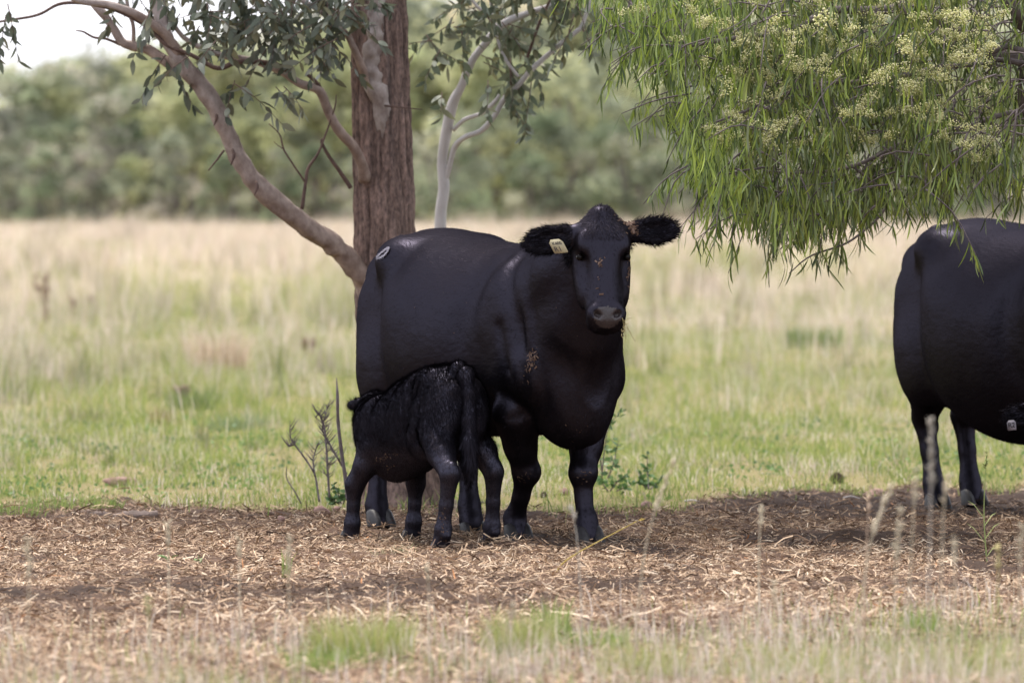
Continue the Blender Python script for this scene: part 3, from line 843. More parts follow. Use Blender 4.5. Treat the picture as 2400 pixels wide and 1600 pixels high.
def dress_cow(root, V, Q, fr, feet, hair_n=60000):
    H, A, O = fr['H'], fr['A'], fr['O']
    c = (V[Q].mean(1) - O) @ A
    nose = (((c[:, 0] - .492) / .042) ** 2 + (c[:, 1] / .062) ** 2 < 1) & (c[:, 2] > -.075)
    me = mesh_np('body', V, [Q], (M_COAT, M_NOSE), None, True, nose.astype(int))
    body = link('body', me, root)
    N = vnormals(V, Q)
    # hair of the coat
    loc = lambda p: (p - O) @ A
    wt = lambda p: 1.0 * ((((loc(p)[:, 0] - .492) / .05) ** 2 + (loc(p)[:, 1] / .07) ** 2 > 1) | (loc(p)[:, 2] < -.085)) * (p[:, 2] > .05)
    def comb(p, n):
        d = comb_cow(p, n)
        l = loc(p)
        hd = (l[:, 0] > -.05) & (l[:, 0] < .55) & (np.abs(l[:, 1]) < .13) & (l[:, 2] > -.2) & (l[:, 2] < .06)
        d[hd] = fr['u'] + np.sign(l[hd][:, 1:2]) * fr['v'] * .3
        return d
    P, F = hair_on(V, Q, N, hair_n, .014, .0020, comb, .13, wt, .18)
    tag(link('coat_hair', mesh_np('coat_hair', P, F, (M_HAIR,)), body), kind='stuff')
    # long hair fringing the ears, tuft on the poll
    def ear_w(p):
        l = loc(p)
        return ((np.abs(l[:, 1]) > .125) & (np.abs(l[:, 1]) < .36) & (l[:, 0] > -.06) & (l[:, 0] < .19) & (l[:, 2] > -.2)) * 1.0
    def ear_comb(p, n):
        l = loc(p)
        return np.sign(l[:, 1:2]) * fr['v'] * 1.0 + (l[:, 0:1] - .075) * 9 * fr['u']
    P, F = hair_on(V, Q, N, 5200, .036, .0026, ear_comb, .38, ear_w, .3)
    tag(link('ear_hair', mesh_np('ear_hair', P, F, (M_EARHAIR,)), body), kind='stuff')
    def poll_w(p):
        l = loc(p)
        return ((np.abs(l[:, 1]) < .085) & (l[:, 0] > -.08) & (l[:, 0] < .14) & (l[:, 2] > -.13)) * 1.0
    P, F = hair_on(V, Q, N, 2600, .017, .0022, lambda p, n: (p - H(.055, 0, 0)) * 8 + fr['u'] * .3, .26, poll_w, .2)
    tag(link('poll_hair', mesh_np('poll_hair', P, F, (M_HAIR,)), body), kind='stuff')
    for s in (-1, 1):
        mb = MB()
        th = np.linspace(0, math.pi, 9); ph = np.linspace(0, 2 * math.pi, 14, endpoint=False)
        sp_ = np.array([[math.sin(a) * math.cos(b), math.sin(a) * math.sin(b), math.cos(a)] for a in th for b in ph]) * .0155
        i = np.arange(8)[:, None] * 14; j = np.arange(14)[None]; k = (j + 1) % 14
        mb.add(H(.205, s * .1035, -.050) + sp_, None, np.stack([i + j, i + 14 + j, i + 14 + k, i + k], -1).reshape(-1, 4))
        e = mb.build('eye', M_EYE, root)
    for q, (fx, fy) in enumerate(feet):
        wx, wy = (root.matrix_basis @ Vector((fx, fy, 0)))[:2]
        claw_hoof('hoof', root, fx + .012, fy, float(gz(wx, wy)) - .004 - root.location.z, random.uniform(-.12, .12))
    return body, N
def ear_tag(parent, centre, xdir, ydir, w, h, lines, mat, thick=.003, slant=0):
    """a plate with its written lines; xdir, ydir in the parent's frame"""
    xd = nrm(xdir); yd = nrm(ydir - xd * (np.asarray(ydir) @ xd)); zd = np.cross(xd, yd)
    mb = MB()
    # shouldered plate outline with rounded corners and a neck
    o = np.array([(-.42, -.5), (.42, -.5), (.5, -.44), (.5, .28), (.30, .5), (-.30, .5), (-.5, .28), (-.5, -.44)]) * [w, h]
    nO = len(o)
    Vp = np.vstack([np.column_stack([o, np.full(nO, s * thick / 2)]) for s in (-1, 1)])
    Vp[:, 2] += .06 * Vp[:, 0] ** 2 / w + .10 * (Vp[:, 1] / h) ** 2 * .02
    Vp[:, 0] += slant * Vp[:, 1]
    F4 = [[q, (q + 1) % nO, nO + (q + 1) % nO, nO + q] for q in range(nO)]
    F3 = [[nO, nO + q, nO + q + 1] for q in range(1, nO - 1)] + [[0, q + 1, q] for q in range(1, nO - 1)]
    mb.add(Vp, F3, F4)
    t = mb.build('ear_tag', mat, parent, False)
    M = Matrix(np.vstack([np.column_stack([np.column_stack([xd, yd, zd]), centre]), [0, 0, 0, 1]]).tolist())
    t.matrix_local = M
    for txt, sz, ox, oy, wgt in lines:
        cu = bpy.data.curves.new('number', 'FONT'); cu.body = txt; cu.size = sz; cu.align_x = 'CENTER'; cu.align_y = 'CENTER'
        cu.extrude = .0004; cu.offset = wgt; cu.resolution_u = 2
        tmp = bpy.data.objects.new('tmp', cu); COL.objects.link(tmp)
        dg = bpy.context.evaluated_depsgraph_get()
        me = bpy.data.meshes.new_from_object(tmp.evaluated_get(dg)); bpy.data.objects.remove(tmp)
        me.materials.clear(); me.materials.append(M_INK)
        me.transform(Matrix(((1, slant, 0, 0), (0, 1, 0, 0), (0, 0, 1, 0), (0, 0, 0, 1))))
        w_ = link('number', me, t); w_.location = (ox + slant * oy, oy, thick / 2 + .0012)
    return t

def frame_of(O, fwd):
    f = nrm(np.array([fwd[0], fwd[1], 0.])); l = np.array([-f[1], f[0], 0.])
    return np.asarray(O, float), np.column_stack([f, l, [0, 0, 1.]])
def to_local(fr, p):
    return fr[1].T @ (np.asarray(p) - fr[0])
def ground_at(px, d):
    p = at(px, 0, d); return np.array([p[0], d, 0.])

# ---- the mother cow
CF = frame_of((.185, 30.12, 0), (.40, -.917))
cow = thing('cow', CF[0], 'large black cow facing the camera with a yellow ear tag, standing over the calf', 'cow', None, math.atan2(CF[1][1, 0], CF[1][0, 0]))
bpy.context.view_layer.update()
feet = [to_local(CF, ground_at(px, d))[:2] for px, d in ((1211, 30.28), (1379, 30.02), (888, 31.35), (1106, 31.30))]
poll = to_local(CF, at(1413, 489, 29.42))
YAW = math.atan2(*(CF[1].T @ np.array([.10, -.995, 0]))[[1, 0]])
V, Q, fr = grow_cow(feet, poll, YAW, R(20), roll=R(0))
body1, N1 = dress_cow(cow, V, Q, fr, feet)
cowV, cowQ, cowfr = V, Q, fr
# tag in her right ear (viewer's left)
Rw = lambda w: CF[1].T @ np.asarray(w, float)       # a world direction in her frame
tc = to_local(CF, at(1308, 577, 29.30))
ear_tag(body1, tc, Rw((.985, -.1, .10)), Rw((-.22, -.12, .97)), .060, .062,
        [('K400', .0190, .001, .0125, .0004), ('R1', .031, -.006, -.0125, .0002)], M_TAG, .003, -.38)

# ---- freeze brand, caked dirt: pieces lying on her coat where the eye meets it
def cast(bvh, frm, px, py):
    o = frm[1].T @ (np.array([0, 0, CAM_H]) - frm[0])
    d = nrm(frm[1].T @ (at(px, py, 30) - np.array([0, 0, CAM_H])))
    h = bvh.ray_cast(Vector(o), Vector(d))
    return (None, None) if h[0] is None else (np.array(h[0]), np.array(h[1]))
def flakes(bvh, frm, pts, size, name, mat, parent, cols, lift=.002):
    mb = MB()
    for (px, py, s) in pts:
        p, n = cast(bvh, frm, px, py)
        if p is None: continue
        a = nrm(np.cross(n, rng.normal(0, 1, 3))); b = np.cross(n, a)
        L, W = size * s * rng.uniform(.6, 1.5), size * s * rng.uniform(.25, .6)
        p = p + n * (lift + rng.uniform(0, size * .3))
        up = n * L * rng.uniform(.1, .6)
        mb.add([p - a * L - b * W, p - a * L * .8 + b * W, p + a * L + b * W * .7 + up, p + a * L * .9 - b * W + up, p + n * W * .9], [[0, 1, 4], [1, 2, 4], [2, 3, 4], [3, 0, 4]], None, cols[rng.integers(0, len(cols))])
    return tag(mb.build(name, mat, parent, False), kind='stuff') if mb.n else None
def brand(bvh, frm, path, width, parent, name='brand_mark'):
    mb = MB()
    pts = catmull(np.column_stack([np.array(path, float), np.zeros(len(path))]), 70)
    for q in pts:
        for _ in range(5):
            p, n = cast(bvh, frm, q[0] + rng.normal(0, width), q[1] + rng.normal(0, width))
            if p is None: continue
            a = nrm(Rw((.2, 0, -1)) - n * (n @ Rw((.2, 0, -1)))); b = np.cross(n, a)
            p = p + n * .004
            L, W = rng.uniform(.008, .016), .0022
            mb.add([p - b * W, p + b * W, p + a * L + n * .003], [[0, 1, 2]], None)
    return tag(mb.build(name, M_WHITE, parent, False), kind='stuff')
bvh1 = BVHTree.FromPolygons([Vector(p) for p in cowV.tolist()], cowQ.tolist())
brand(bvh1, CF, [(913, 580), (904, 585), (894, 593), (887, 599), (886, 603), (893, 602), (903, 596), (910, 588), (914, 582)], .8, body1)
def blob(n, cx, cy, sx, sy, rot=0):
    a, b = rng.normal(0, 1, n), rng.normal(0, 1, n)
    c, s = math.cos(rot), math.sin(rot)
    return [(cx + sx * u * c - sy * w * s, cy + sx * u * s + sy * w * c, rng.uniform(.5, 1.4)) for u, w in zip(a, b)]
DC = np.array([[.11, .066, .045], [.08, .048, .034], [.055, .033, .025], [.15, .10, .075]])
f = flakes(bvh1, CF, blob(110, 1477, 527, 15, 6.5, R(48)) + blob(20, 1458, 512, 5, 4), .008, 'caked_dirt', M_DIRT, body1, DC)
f = flakes(bvh1, CF, blob(75, 1246, 848, 6, 17, R(14)), .0055, 'caked_dirt', M_DIRT, body1, DC)
f = flakes(bvh1, CF, [(1400, 676, 1.3), (1410, 690, 1.4), (1402, 650, .7), (1404, 655, .6), (1407, 606, .8)] + blob(14, 1408, 615, 4, 10) + blob(26, 1472, 650, 2.5, 22), .0055, 'caked_dirt', M_DIRT, body1, DC * 1.3)
f = flakes(bvh1, CF, blob(18, 1225, 1120, 12, 8) + blob(16, 1366, 1112, 9, 10) + blob(8, 1350, 1010, 14, 14), .0032, 'caked_dirt', M_DIRT, body1, DC)
f = flakes(bvh1, CF, [(rng.uniform(860, 1440), rng.uniform(560, 1000), rng.uniform(.4, .9)) for _ in range(26)], .0030, 'caked_dirt', M_DIRT, body1, DC * 1.6)

# ---- the second cow, half out of the frame
HF = nrm(np.array([.36, -.933, 0]))
hind = ground_at(2243, 33.75)
C2 = frame_of(hind + HF * 1.55, HF)
cow2 = thing('cow', C2[0], 'black cow cut off by the picture edge, its rump under the drooping branches', 'cow', None, math.atan2(HF[1], HF[0]))
cow2.scale = (1.03, 1.03, 1.03)
bpy.context.view_layer.update()
feet2 = [(.10, -.17), (-.06, .16)] + [to_local(C2, ground_at(px, d))[:2] / 1.03 for px, d in ((2196, 33.75), (2281, 34.0))]
poll2 = to_local(C2, at(2530, 905, 31.95)) / 1.03
V2, Q2, fr2 = grow_cow(feet2, poll2, -.30, R(14), .012, 0, True, .13)
body2, N2 = dress_cow(cow2, V2, Q2, fr2, feet2, 40000)
bvh2 = BVHTree.FromPolygons([Vector(p) * 1.03 for p in V2.tolist()], Q2.tolist())
def brand2():
    mb = MB()
    for q in catmull(np.array([(2140, 563, 0), (2133, 571, 0), (2126, 580, 0), (2119, 588, 0)], float), 60):
        for _ in range(3):
            p, n = cast(bvh2, C2, q[0] + rng.normal(0, .8), q[1] + rng.normal(0, .8))
            if p is None: continue
            p = p / 1.03 + n * .004
            b = nrm(np.cross(n, [0, 0, 1.]))
            mb.add([p - b * .002, p + b * .002, p + np.array([0, 0, -.012]) + n * .003], [[0, 1, 2]], None)
    if mb.n: tag(mb.build('brand_mark', M_WHITE, body2, False), kind='stuff')
brand2()
ear_tag(body2, to_local(C2, at(2371, 996, 31.85)) / 1.03, C2[1].T @ np.array([.97, -.2, .10]), C2[1].T @ np.array([-.02, -.1, 1]), .040, .046,
        [('R2', .030, 0, 0, .0008)], M_TAGW)

# ---- the calf
hindc = ground_at(1094, 29.78); frontc = ground_at(893, 30.42)
KF = frame_of((hindc[0], hindc[1], 0), (frontc - hindc)[:2])
calf = thing('calf', KF[0], 'small fluffy black calf suckling, its rump and hanging tail towards the camera', 'calf', None, math.atan2(KF[1][1, 0], KF[1][0, 0]))
bpy.context.view_layer.update()
kfeet = [to_local(KF, ground_at(px, d))[:2] for px, d in ((966, 30.50), (822, 30.36), (1149, 29.95), (1034, 29.66))]   # FR FL HR HL
def grow_calf():
    fd = Field([-.36, -.62, -.02], [1.32, .42, .95], .0075)
    body = [(.010, .70, .56, .63, .03, 2, 2), (.033, .745, .50, .63, .080, 2, 2), (.087, .79, .45, .62, .115, 2.1, 2), (.17, .818, .42, .61, .130, 2.1, 2),
            (.27, .808, .385, .60, .138, 2.1, 2.1), (.39, .775, .335, .565, .150, 2, 2.0), (.52, .735, .30, .54, .152, 2, 1.9), (.63, .692, .285, .52, .146, 1.9, 1.9),
            (.72, .645, .31, .51, .13, 1.9, 1.9), (.80, .60, .38, .51, .095, 2, 2), (.85, .56, .44, .51, .04, 2, 2)]
    fd.loft(body, .04)
    for s in (-1, 1):
        fd.ell((.115, s * .080, .585), (.115, .070, .165), .06)
        fd.ell((.20, s * .092, .50), (.10, .06, .10), .07)
        fd.ell((.66, s * .095, .52), (.10, .062, .13), .07)
        fd.ell((.19, s * .090, .755), (.05, .035, .04), .06)
        fd.ell((.045, s * .05, .715), (.04, .03, .035), .04)
    for q, (fx, fy) in enumerate(kfeet):
        s = -1 if q % 2 == 0 else 1
        if q < 2:
            kx = fx * .75 + .62 * .25
            fd.chain([(.645, s * .10, .46, .072), (.62 * .5 + kx * .5, s * .05 + fy * .5, .36, .052), (kx, fy, .275, .042), (kx * .4 + fx * .6 - .008, fy, .18, .0265), (fx - .012, fy, .10, .034), (fx, fy, .05, .034), (fx + .004, fy, .03, .033)], .02)
        else:
            hk = (fx - .055, fy * .8 + s * .02, .345)
            fd.chain([(.12, s * .090, .53, .080), ((.13 + hk[0]) / 2, (s * .1 + hk[1]) / 2, .435, .062), (*hk, .042), (hk[0] * .4 + fx * .6 - .012, hk[1] * .4 + fy * .6, .21, .0285), (fx - .016, fy, .105, .035), (fx, fy, .05, .035), (fx + .004, fy, .03, .033)], .02)
            fd.ell((hk[0] - .02, hk[1], .365), (.026, .024, .04), .02)
            fd.ell((fx - .04, fy, .078), (.02, .024, .016), .015)
    # tail, tassel hanging level with the hocks
    fd.chain([(.08, 0, .80, .036), (.01, .0, .78, .030), (-.028, .004, .70, .025), (-.042, .010, .58, .027), (-.045, .014, .48, .032), (-.045, .016, .40, .029), (-.042, .016, .31, .011)], .02)
    # neck and head, reaching round under the cow
    fd.chain([(.66, 0, .53, .12), (.82, -.03, .55, .10), (.94, -.08, .57, .08)], .06)
    fd.chain([(.94, -.09, .60, .085), (1.00, -.20, .565, .075), (1.015, -.33, .52, .052), (1.015, -.37, .51, .045)], .04)
    e = to_local(KF, at(824, 949, 30.62))
    d = nrm(e - np.array([.94, -.05, .64]))
    E = np.column_stack([d, nrm(np.cross(d, [.3, .2, .9])), np.cross(d, nrm(np.cross(d, [.3, .2, .9])))])
    fd.cone((.94, -.06, .635), e, .03, .02, .02)
    fd.ell(e - d * .03, (.045, .028, .016), .02, E)
    V, Q = fd.surface()
    return relax(V, Q, 2, .45), Q
Vc, Qc = grow_calf()
# the calf's coat lies in soft waves
Nc = vnormals(Vc, Qc)
bw = sstep(.42, .5, Vc[:, 2])[:, None]
wave = (fbm(Vc[:, 0] * 15 + 5 * Vc[:, 2], Vc[:, 2] * 7 + 4 * Vc[:, 1], 511) - .5)[:, None]
Vc = Vc + Nc * wave * .030 * bw
Nc = vnormals(Vc, Qc)
calfb = link('body', mesh_np('body', Vc, [Qc], (M_COATCALF,), None, True), calf)
def comb_calf(p, n):
    a = (fbm(p[:, 0] * 9 + 3, p[:, 2] * 9, 521) - .5) * 3.0
    d = np.column_stack([-np.cos(a) * .6, .3 * np.sin(a * 2), -.75 + .7 * np.sin(a)])
    d[p[:, 2] < .42] = [-.1, 0, -1]
    tail = (p[:, 0] < .0) & (p[:, 2] < .72)
    d[tail] = [0, 0, -1]
    return d
P, F = hair_on(Vc, Qc, Nc, 140000, lambda p: .009 + .013 * sstep(.4, .5, p[:, 2]), .0017, comb_calf, lambda p: .20 + .32 * sstep(.4, .55, p[:, 2]) * (1 + .8 * (fbm(p[:, 0] * 14, p[:, 2] * 14, 531) - .5)), lambda p: 1.0 * (p[:, 2] > .04), .16)
tag(link('coat_hair', mesh_np('coat_hair', P, F, (M_HAIR,)), calfb), kind='stuff')
P, F = hair_on(Vc, Qc, Nc, 2500, .05, .003, lambda p, n: np.tile([0., 0, -1], (len(p), 1)), .15, lambda p: 1.0 * ((p[:, 0] < .0) & (p[:, 2] < .50) & (p[:, 2] > .26) & (np.abs(p[:, 1] - .014) < .045)), .18)
tag(link('tail_hair', mesh_np('tail_hair', P, F, (M_HAIR,)), calfb), kind='stuff')
for (fx, fy) in kfeet:
    wx, wy = (calf.matrix_basis @ Vector((float(fx), float(fy), 0)))[:2]
    claw_hoof('hoof', calf, float(fx) + .008, float(fy), float(gz(wx, wy)) - .003, random.uniform(-.1, .1), .66)
bvhc = BVHTree.FromPolygons([Vector(p) for p in Vc.tolist()], Qc.tolist())
flakes(bvhc, KF, blob(40, 908, 1070, 16, 3.5, R(-18)) + blob(12, 915, 1090, 8, 8) + blob(25, 1040, 1230, 5, 20), .0035, 'caked_dirt', M_DIRT, calfb, DC * 1.2)

# ================================================================== trees
def leaf_shape(L, W, droop=.12, fold=.10, seg=4):
    """a leaf along +x hanging a little; returns verts, quads, tris"""
    t = np.linspace(0, 1, seg + 1)
    w = W / 2 * np.sin(np.pi * np.clip(t, 0, 1) ** .8) ** .85
    w[0] = W * .06; w[-1] = 0.0004
    x = L * t; z = -droop * L * t * t
    V = np.concatenate([np.column_stack([x, w, z + fold * w]), np.column_stack([x, -w, z + fold * w])])
    m = seg + 1
    F4 = np.array([[i, i + 1, m + i + 1, m + i] for i in range(seg)])
    return V, F4
def frames(d, n_roll=None):
    """orientation matrices with x along d"""
    d = nrm(d); n = len(d)
    ref = np.tile([0., 0, 1.], (n, 1)); ref[np.abs(d[:, 2]) > .95] = [1, 0, 0]
    y = nrm(np.cross(ref, d)); z = np.cross(d, y)
    r = rng.uniform(-math.pi, math.pi, n) if n_roll is None else n_roll
    c, s = np.cos(r)[:, None], np.sin(r)[:, None]
    return np.stack([d, y * c + z * s, z * c - y * s], 2)
def spread_leaves(P, D, S, shapes, cols, roll=None):
    """many leaves as one mass: positions, directions, sizes"""
    A = frames(D, roll)
    k = rng.integers(0, len(shapes), len(P))
    Vs, F4s, Cs, n0 = [], [], [], 0
    for q, (V, F4) in enumerate(shapes):
        m = np.where(k == q)[0]
        if not len(m): continue
        W = np.einsum('nij,vj->nvi', A[m], V) * S[m][:, None, None] + P[m][:, None]
        Vs.append(W.reshape(-1, 3)); F4s.append((F4[None] + (np.arange(len(m)) * len(V))[:, None, None] + n0).reshape(-1, 4))
        Cs.append(np.repeat(cols[m], len(V), 0)); n0 += len(m) * len(V)
    return np.concatenate(Vs), np.concatenate(F4s), np.concatenate(Cs)
def single_leaves(parent, base, P, D, S, shapes, mats, palette, name='leaf', roll=None):
    """leaves one can pick out singly: one object each, sharing a few meshes"""
    mes = [[mesh_np(name, V, [F4], mats, np.tile(c, (len(V), 1)), True) for c in palette] for V, F4 in shapes]
    A = frames(D, roll)
    for i in range(len(P)):
        me = mes[rng.integers(0, len(shapes))][rng.integers(0, len(palette))]
        o = link(name, me, parent)
        M = np.eye(4); M[:3, :3] = A[i] * S[i]; M[:3, 3] = P[i] - base
        o.matrix_local = Matrix(M.tolist())
GUM = np.array([[.12, .142, .10], [.145, .165, .12], [.095, .115, .08], [.17, .185, .15], [.16, .155, .09]])
GUMSHAPES = [leaf_shape(.070, .030, .12, .12), leaf_shape(.080, .027, .2, .15), leaf_shape(.060, .029, .05, .05), leaf_shape(.074, .024, -.1, .2)]
def path(pts, base, dz=0):
    return [at(px, py, d) - base + [0, 0, dz] for px, py, d in pts]
def hang_sprays(spots, seed=1):
    """spots: (px, py, d, spread_x px, spread_y px, n twigs) -> twig curves and leaves on them"""
    tw, P, D = [], [], []
    for px, py, d, sx, sy, n in spots:
        for _ in range(n):
            a = at(px + rng.normal(0, sx), py + rng.normal(0, sy), d + rng.normal(0, .28))
            L = rng.uniform(.12, .28)
            dr = nrm(np.array([rng.normal(0, .8), rng.normal(0, .6), -.55 + rng.normal(0, .4)]))
            pts = [a, a + dr * L * .5 + [0, 0, -.02], a + dr * L + [0, 0, -.09 * L / .3]]
            tw.append(pts)
            q = catmull(pts, 9)
            for j in range(1, 9):
                for _s in range(rng.integers(1, 3)):
                    dd = nrm((q[j] - q[j - 1]) / np.linalg.norm(q[j] - q[j - 1]) * .35 + np.array([rng.normal(0, .6), rng.normal(0, .5), -.55 + rng.normal(0, .45)]))
                    P.append(q[j]); D.append(dd)
    return tw, np.array(P), np.array(D)

# ---- the gum tree behind the cow
def gum_tree():
    b = at(948, 1184, 34.2); b[2] = gz(b[0], b[1]) - .03
    root = thing('gum_tree', b, 'rough brown barked gum tree rising behind the black cow', 'tree', 'gum trees behind the cow')
    # trunk with ridged stringy bark
    ctl = [at(950, 1195, 34.2) - b, at(942, 1050, 34.2) - b, at(912, 780, 34.2) - b, at(902, 560, 34.2) - b, at(893, 250, 34.2) - b, at(889, 0, 34.2) - b, at(880, -450, 34.15) - b, at(905, -1000, 34.1) - b, at(870, -1700, 34.1) - b, at(900, -2400, 34.2) - b]
    rad = [.200, .165, .150, .143, .136, .131, .125, .105, .07, .03]
    n, sd = 640, 150
    Q = catmull(np.column_stack([ctl, rad]), n)
    C, r = Q[:, :3], Q[:, 3]
    th = np.arange(sd) * 2 * math.pi / sd
    zz = C[:, 2][:, None] + 0 * th[None]
    tt = th[None] + 0 * zz
    wx, wy = np.cos(tt), np.sin(tt)
    tw = zz * .35
    wp = 1.1 * (fbm(tt * 2 + 5, zz * 5, 603, 2) - .5)
    ridge = np.clip(np.abs(vnoise(tt * 7.0 + tw + wp + 20, zz * 4.5, 601) - .5) * 2.4 + .35 * (vnoise(tt * 16 + wp * 2 + 9, zz * 13, 602) - .5), 0, 1)
    ridge2 = fbm((np.cos(tt + tw * .3) + 3) * 8, (np.sin(tt + tw * .3) + 3) * 8 + zz * 4.5, 611, 3)
    lump = fbm(wx * 1.2 + 7, wy * 1.2 + zz * 1.1, 621)
    rr = r[:, None] * (1 + .24 * (lump - .5)) + .013 * (ridge - .4) + .030 * (ridge2 - .5)
    base_fl = np.exp(-zz / .25) * .05 * (1 + .8 * np.cos(tt * 4 + 1))
    rr = rr + np.maximum(base_fl, 0)
    Vt = np.stack([C[:, 0][:, None] + rr * wx, C[:, 1][:, None] + rr * wy, zz], -1).reshape(-1, 3)
    i = np.arange(n - 1)[:, None] * sd; j = np.arange(sd)[None]; k = (j + 1) % sd
    F4 = np.stack([i + j, i + k, i + sd + k, i + sd + j], -1).reshape(-1, 4)
    # bark colour: dark fissured above, worn reddish-tan rubbed lower down
    worn = sstep(.42, .62, fbm(wx * 1.4 + 11, zz * .9 + wy, 631) + .28 * (1 - sstep(.9, 2.0, zz)) * sstep(-.9, .3, wx))
    dk = (.42 + .62 * ridge ** .8 + .45 * ridge2)[..., None]
    colr = (np.array([.80, .76, .78]) * (1 - worn[..., None]) + np.array([1.6, 1.40, 1.32]) * worn[..., None]) * dk
    me = mesh_np('trunk', Vt, [F4], (M_BARK,), colr.reshape(-1, 3), True)
    link('trunk', me, root)
    # pale limb that runs down the front of the trunk and has fused with it
    mb = MB()
    fr_ = [(886, -60, 34.075), (884, 30, 34.08), (876, 110, 34.08), (868, 160, 34.085), (880, 200, 34.082), (893, 240, 34.082), (896, 290, 34.085), (900, 340, 34.11)]
    mb.tube(path(fr_, b), [.038, .040, .044, .046, .05, .046, .036, .02], 18, 60, (1, 1, 1), .34, 4)
    mb.build('fused_limb', M_PALE, root)
    def limb(pts, rad, mat=M_PALE, name='limb', sides=14, rough=.14, seed=1, n=None, col=((.90, .78, .70), (.85, .76, .70), (1.0, .95, .93), (1.12, 1.12, 1.14), (1.1, 1.1, 1.12))):
        m = MB(); m.tube(path(pts, b), rad, sides, n or len(pts) * 6, col, rough, seed)
        return m.build(name, mat, root)
    limb([(885, 700, 34.2), (845, 645, 34.12), (800, 590, 34.05), (740, 545, 33.95), (660, 485, 33.85), (600, 430, 33.8), (558, 370, 33.78), (520, 285, 33.75), (480, 215, 33.75), (435, 160, 33.72), (400, 110, 33.7), (375, 40, 33.7), (340, -80, 33.7), (320, -260, 33.6)],
         [.075, .058, .052, .050, .048, .045, .043, .042, .043, .041, .034, .029, .025, .012], seed=2, n=130, sides=20, rough=.2)
    limb([(445, 165, 33.72), (400, 150, 33.74), (350, 118, 33.78), (310, 108, 33.8), (285, 98, 33.8), (262, 60, 33.8), (235, 25, 33.8), (180, -30, 33.85), (100, -90, 33.9)], [.036, .028, .026, .024, .022, .020, .021, .018, .012], seed=3)
    limb([(420, 130, 33.7), (380, 75, 33.65), (310, 30, 33.6), (250, 10, 33.6), (200, 5, 33.6), (120, -20, 33.6)], [.030, .024, .020, .018, .016, .010], seed=4)
    limb([(313, 105, 33.8), (312, 60, 33.8), (300, 20, 33.82), (290, -60, 33.85)], [.012, .010, .010, .008], seed=5, sides=8)
    limb([(855, 420, 34.05), (848, 385, 34.0), (828, 345, 33.95), (790, 300, 33.88), (765, 250, 33.85), (748, 212, 33.82), (700, 195, 33.8), (655, 165, 33.8), (590, 142, 33.82), (520, 130, 33.85), (440, 95, 33.85), (400, 50, 33.85), (330, -40, 33.9)],
         [.034, .028, .026, .024, .024, .023, .021, .020, .017, .015, .013, .011, .008], seed=6, n=70)
    limb([(858, 200, 34.05), (845, 150, 34.0), (815, 85, 33.95), (790, 60, 33.9), (740, 20, 33.9), (690, -10, 33.9), (640, -60, 33.9)], [.022, .019, .016, .014, .013, .012, .008], seed=7)
    limb([(672, 165, 33.78), (640, 150, 33.74), (560, 145, 33.7), (510, 160, 33.7), (450, 130, 33.68), (390, 105, 33.66), (340, 60, 33.66), (250, 18, 33.66), (150, 8, 33.68), (90, 35, 33.7), (20, 48, 33.7), (-60, 60, 33.7)],
         [.011, .013, .012, .012, .011, .011, .010, .009, .008, .007, .006, .004], M_TWIG, seed=8, sides=8, n=70)
    # dead twigs
    for pts, rd in (([(708, 490, 33.88), (716, 430, 33.86), (722, 395, 33.86), (745, 360, 33.85), (765, 310, 33.85), (785, 250, 33.84), (788, 222, 33.84)], [.010, .009, .008, .006, .005, .004, .002]),
                    ([(714, 425, 33.86), (690, 390, 33.82), (665, 350, 33.8), (655, 315, 33.8), (630, 290, 33.8)], [.006, .005, .005, .004, .003]),
                    ([(822, 440, 34.02), (795, 400, 33.98), (770, 365, 33.95), (753, 332, 33.92), (760, 325, 33.92)], [.013, .011, .009, .008, .004]),
                    ([(665, 350, 33.8), (650, 340, 33.8), (642, 332, 33.8)], [.003, .0025, .002]),
                    ([(752, 208, 33.82), (738, 190, 33.8), (720, 175, 33.8), (717, 172, 33.8)], [.011, .010, .009, .003]),
                    ([(525, 352, 33.78), (508, 375, 33.78), (488, 400, 33.78)], [.006, .005, .003]),
                    ([(282, 105, 33.8), (250, 92, 33.8), (220, 88, 33.8), (195, 75, 33.8), (178, 72, 33.8)], [.008, .007, .006, .005, .003]),
                    ([(900, 248, 34.05), (940, 252, 33.95), (990, 257, 33.9)], [.006, .004, .002])):
        limb(pts, rd, M_TWIG, 'dead_twig', 6, .12, 9, len(pts) * 4)
    # loose bark strips along the limb
    for px, py, s in ((545, 350, .8), (505, 262, .7), (600, 425, .7)):
        p = at(px, py, 33.72) - b
        m = MB()
        m.tube([p, p + np.array([.01, -.02, -.04]) * s, p + np.array([-.01, -.03, -.10]) * s], [.006, .009, .002], 5, 7)
        m.build('bark_strip', M_TWIG, root)
    # foliage in view
    spots = [(610, -20, 33.6, 105, 42, 34), (450, -25, 33.65, 55, 38, 11), (735, -20, 33.7, 60, 45, 18), (800, 20, 33.75, 28, 30, 6), (700, 65, 33.7, 50, 22, 12), (560, 55, 33.6, 60, 25, 10), (385, -20, 33.7, 25, 35, 5),
             (546, 195, 33.6, 10, 8, 2), (662, 190, 33.65, 8, 10, 1), (640, 205, 33.65, 5, 6, 1), (765, 85, 33.65, 18, 14, 4), (430, 105, 33.55, 25, 14, 2), (385, 130, 33.55, 6, 8, 1), (15, 20, 33.6, 8, 22, 2), (8, 50, 33.6, 4, 10, 1), (515, 105, 33.5, 20, 10, 2), (310, -15, 33.7, 25, 12, 2)]
    tw, P, D = hang_sprays(spots)
    m = MB()
    for q in tw: m.tube([v - b for v in q], [.003, .0022, .0012], 4, 6)
    tag(m.build('twigs', M_TWIG, root), kind='stuff')
    S = rng.uniform(.75, 1.25, len(P))
    # the clearest leaves are singled out
    vis = (P[:, 2] < 2.62)
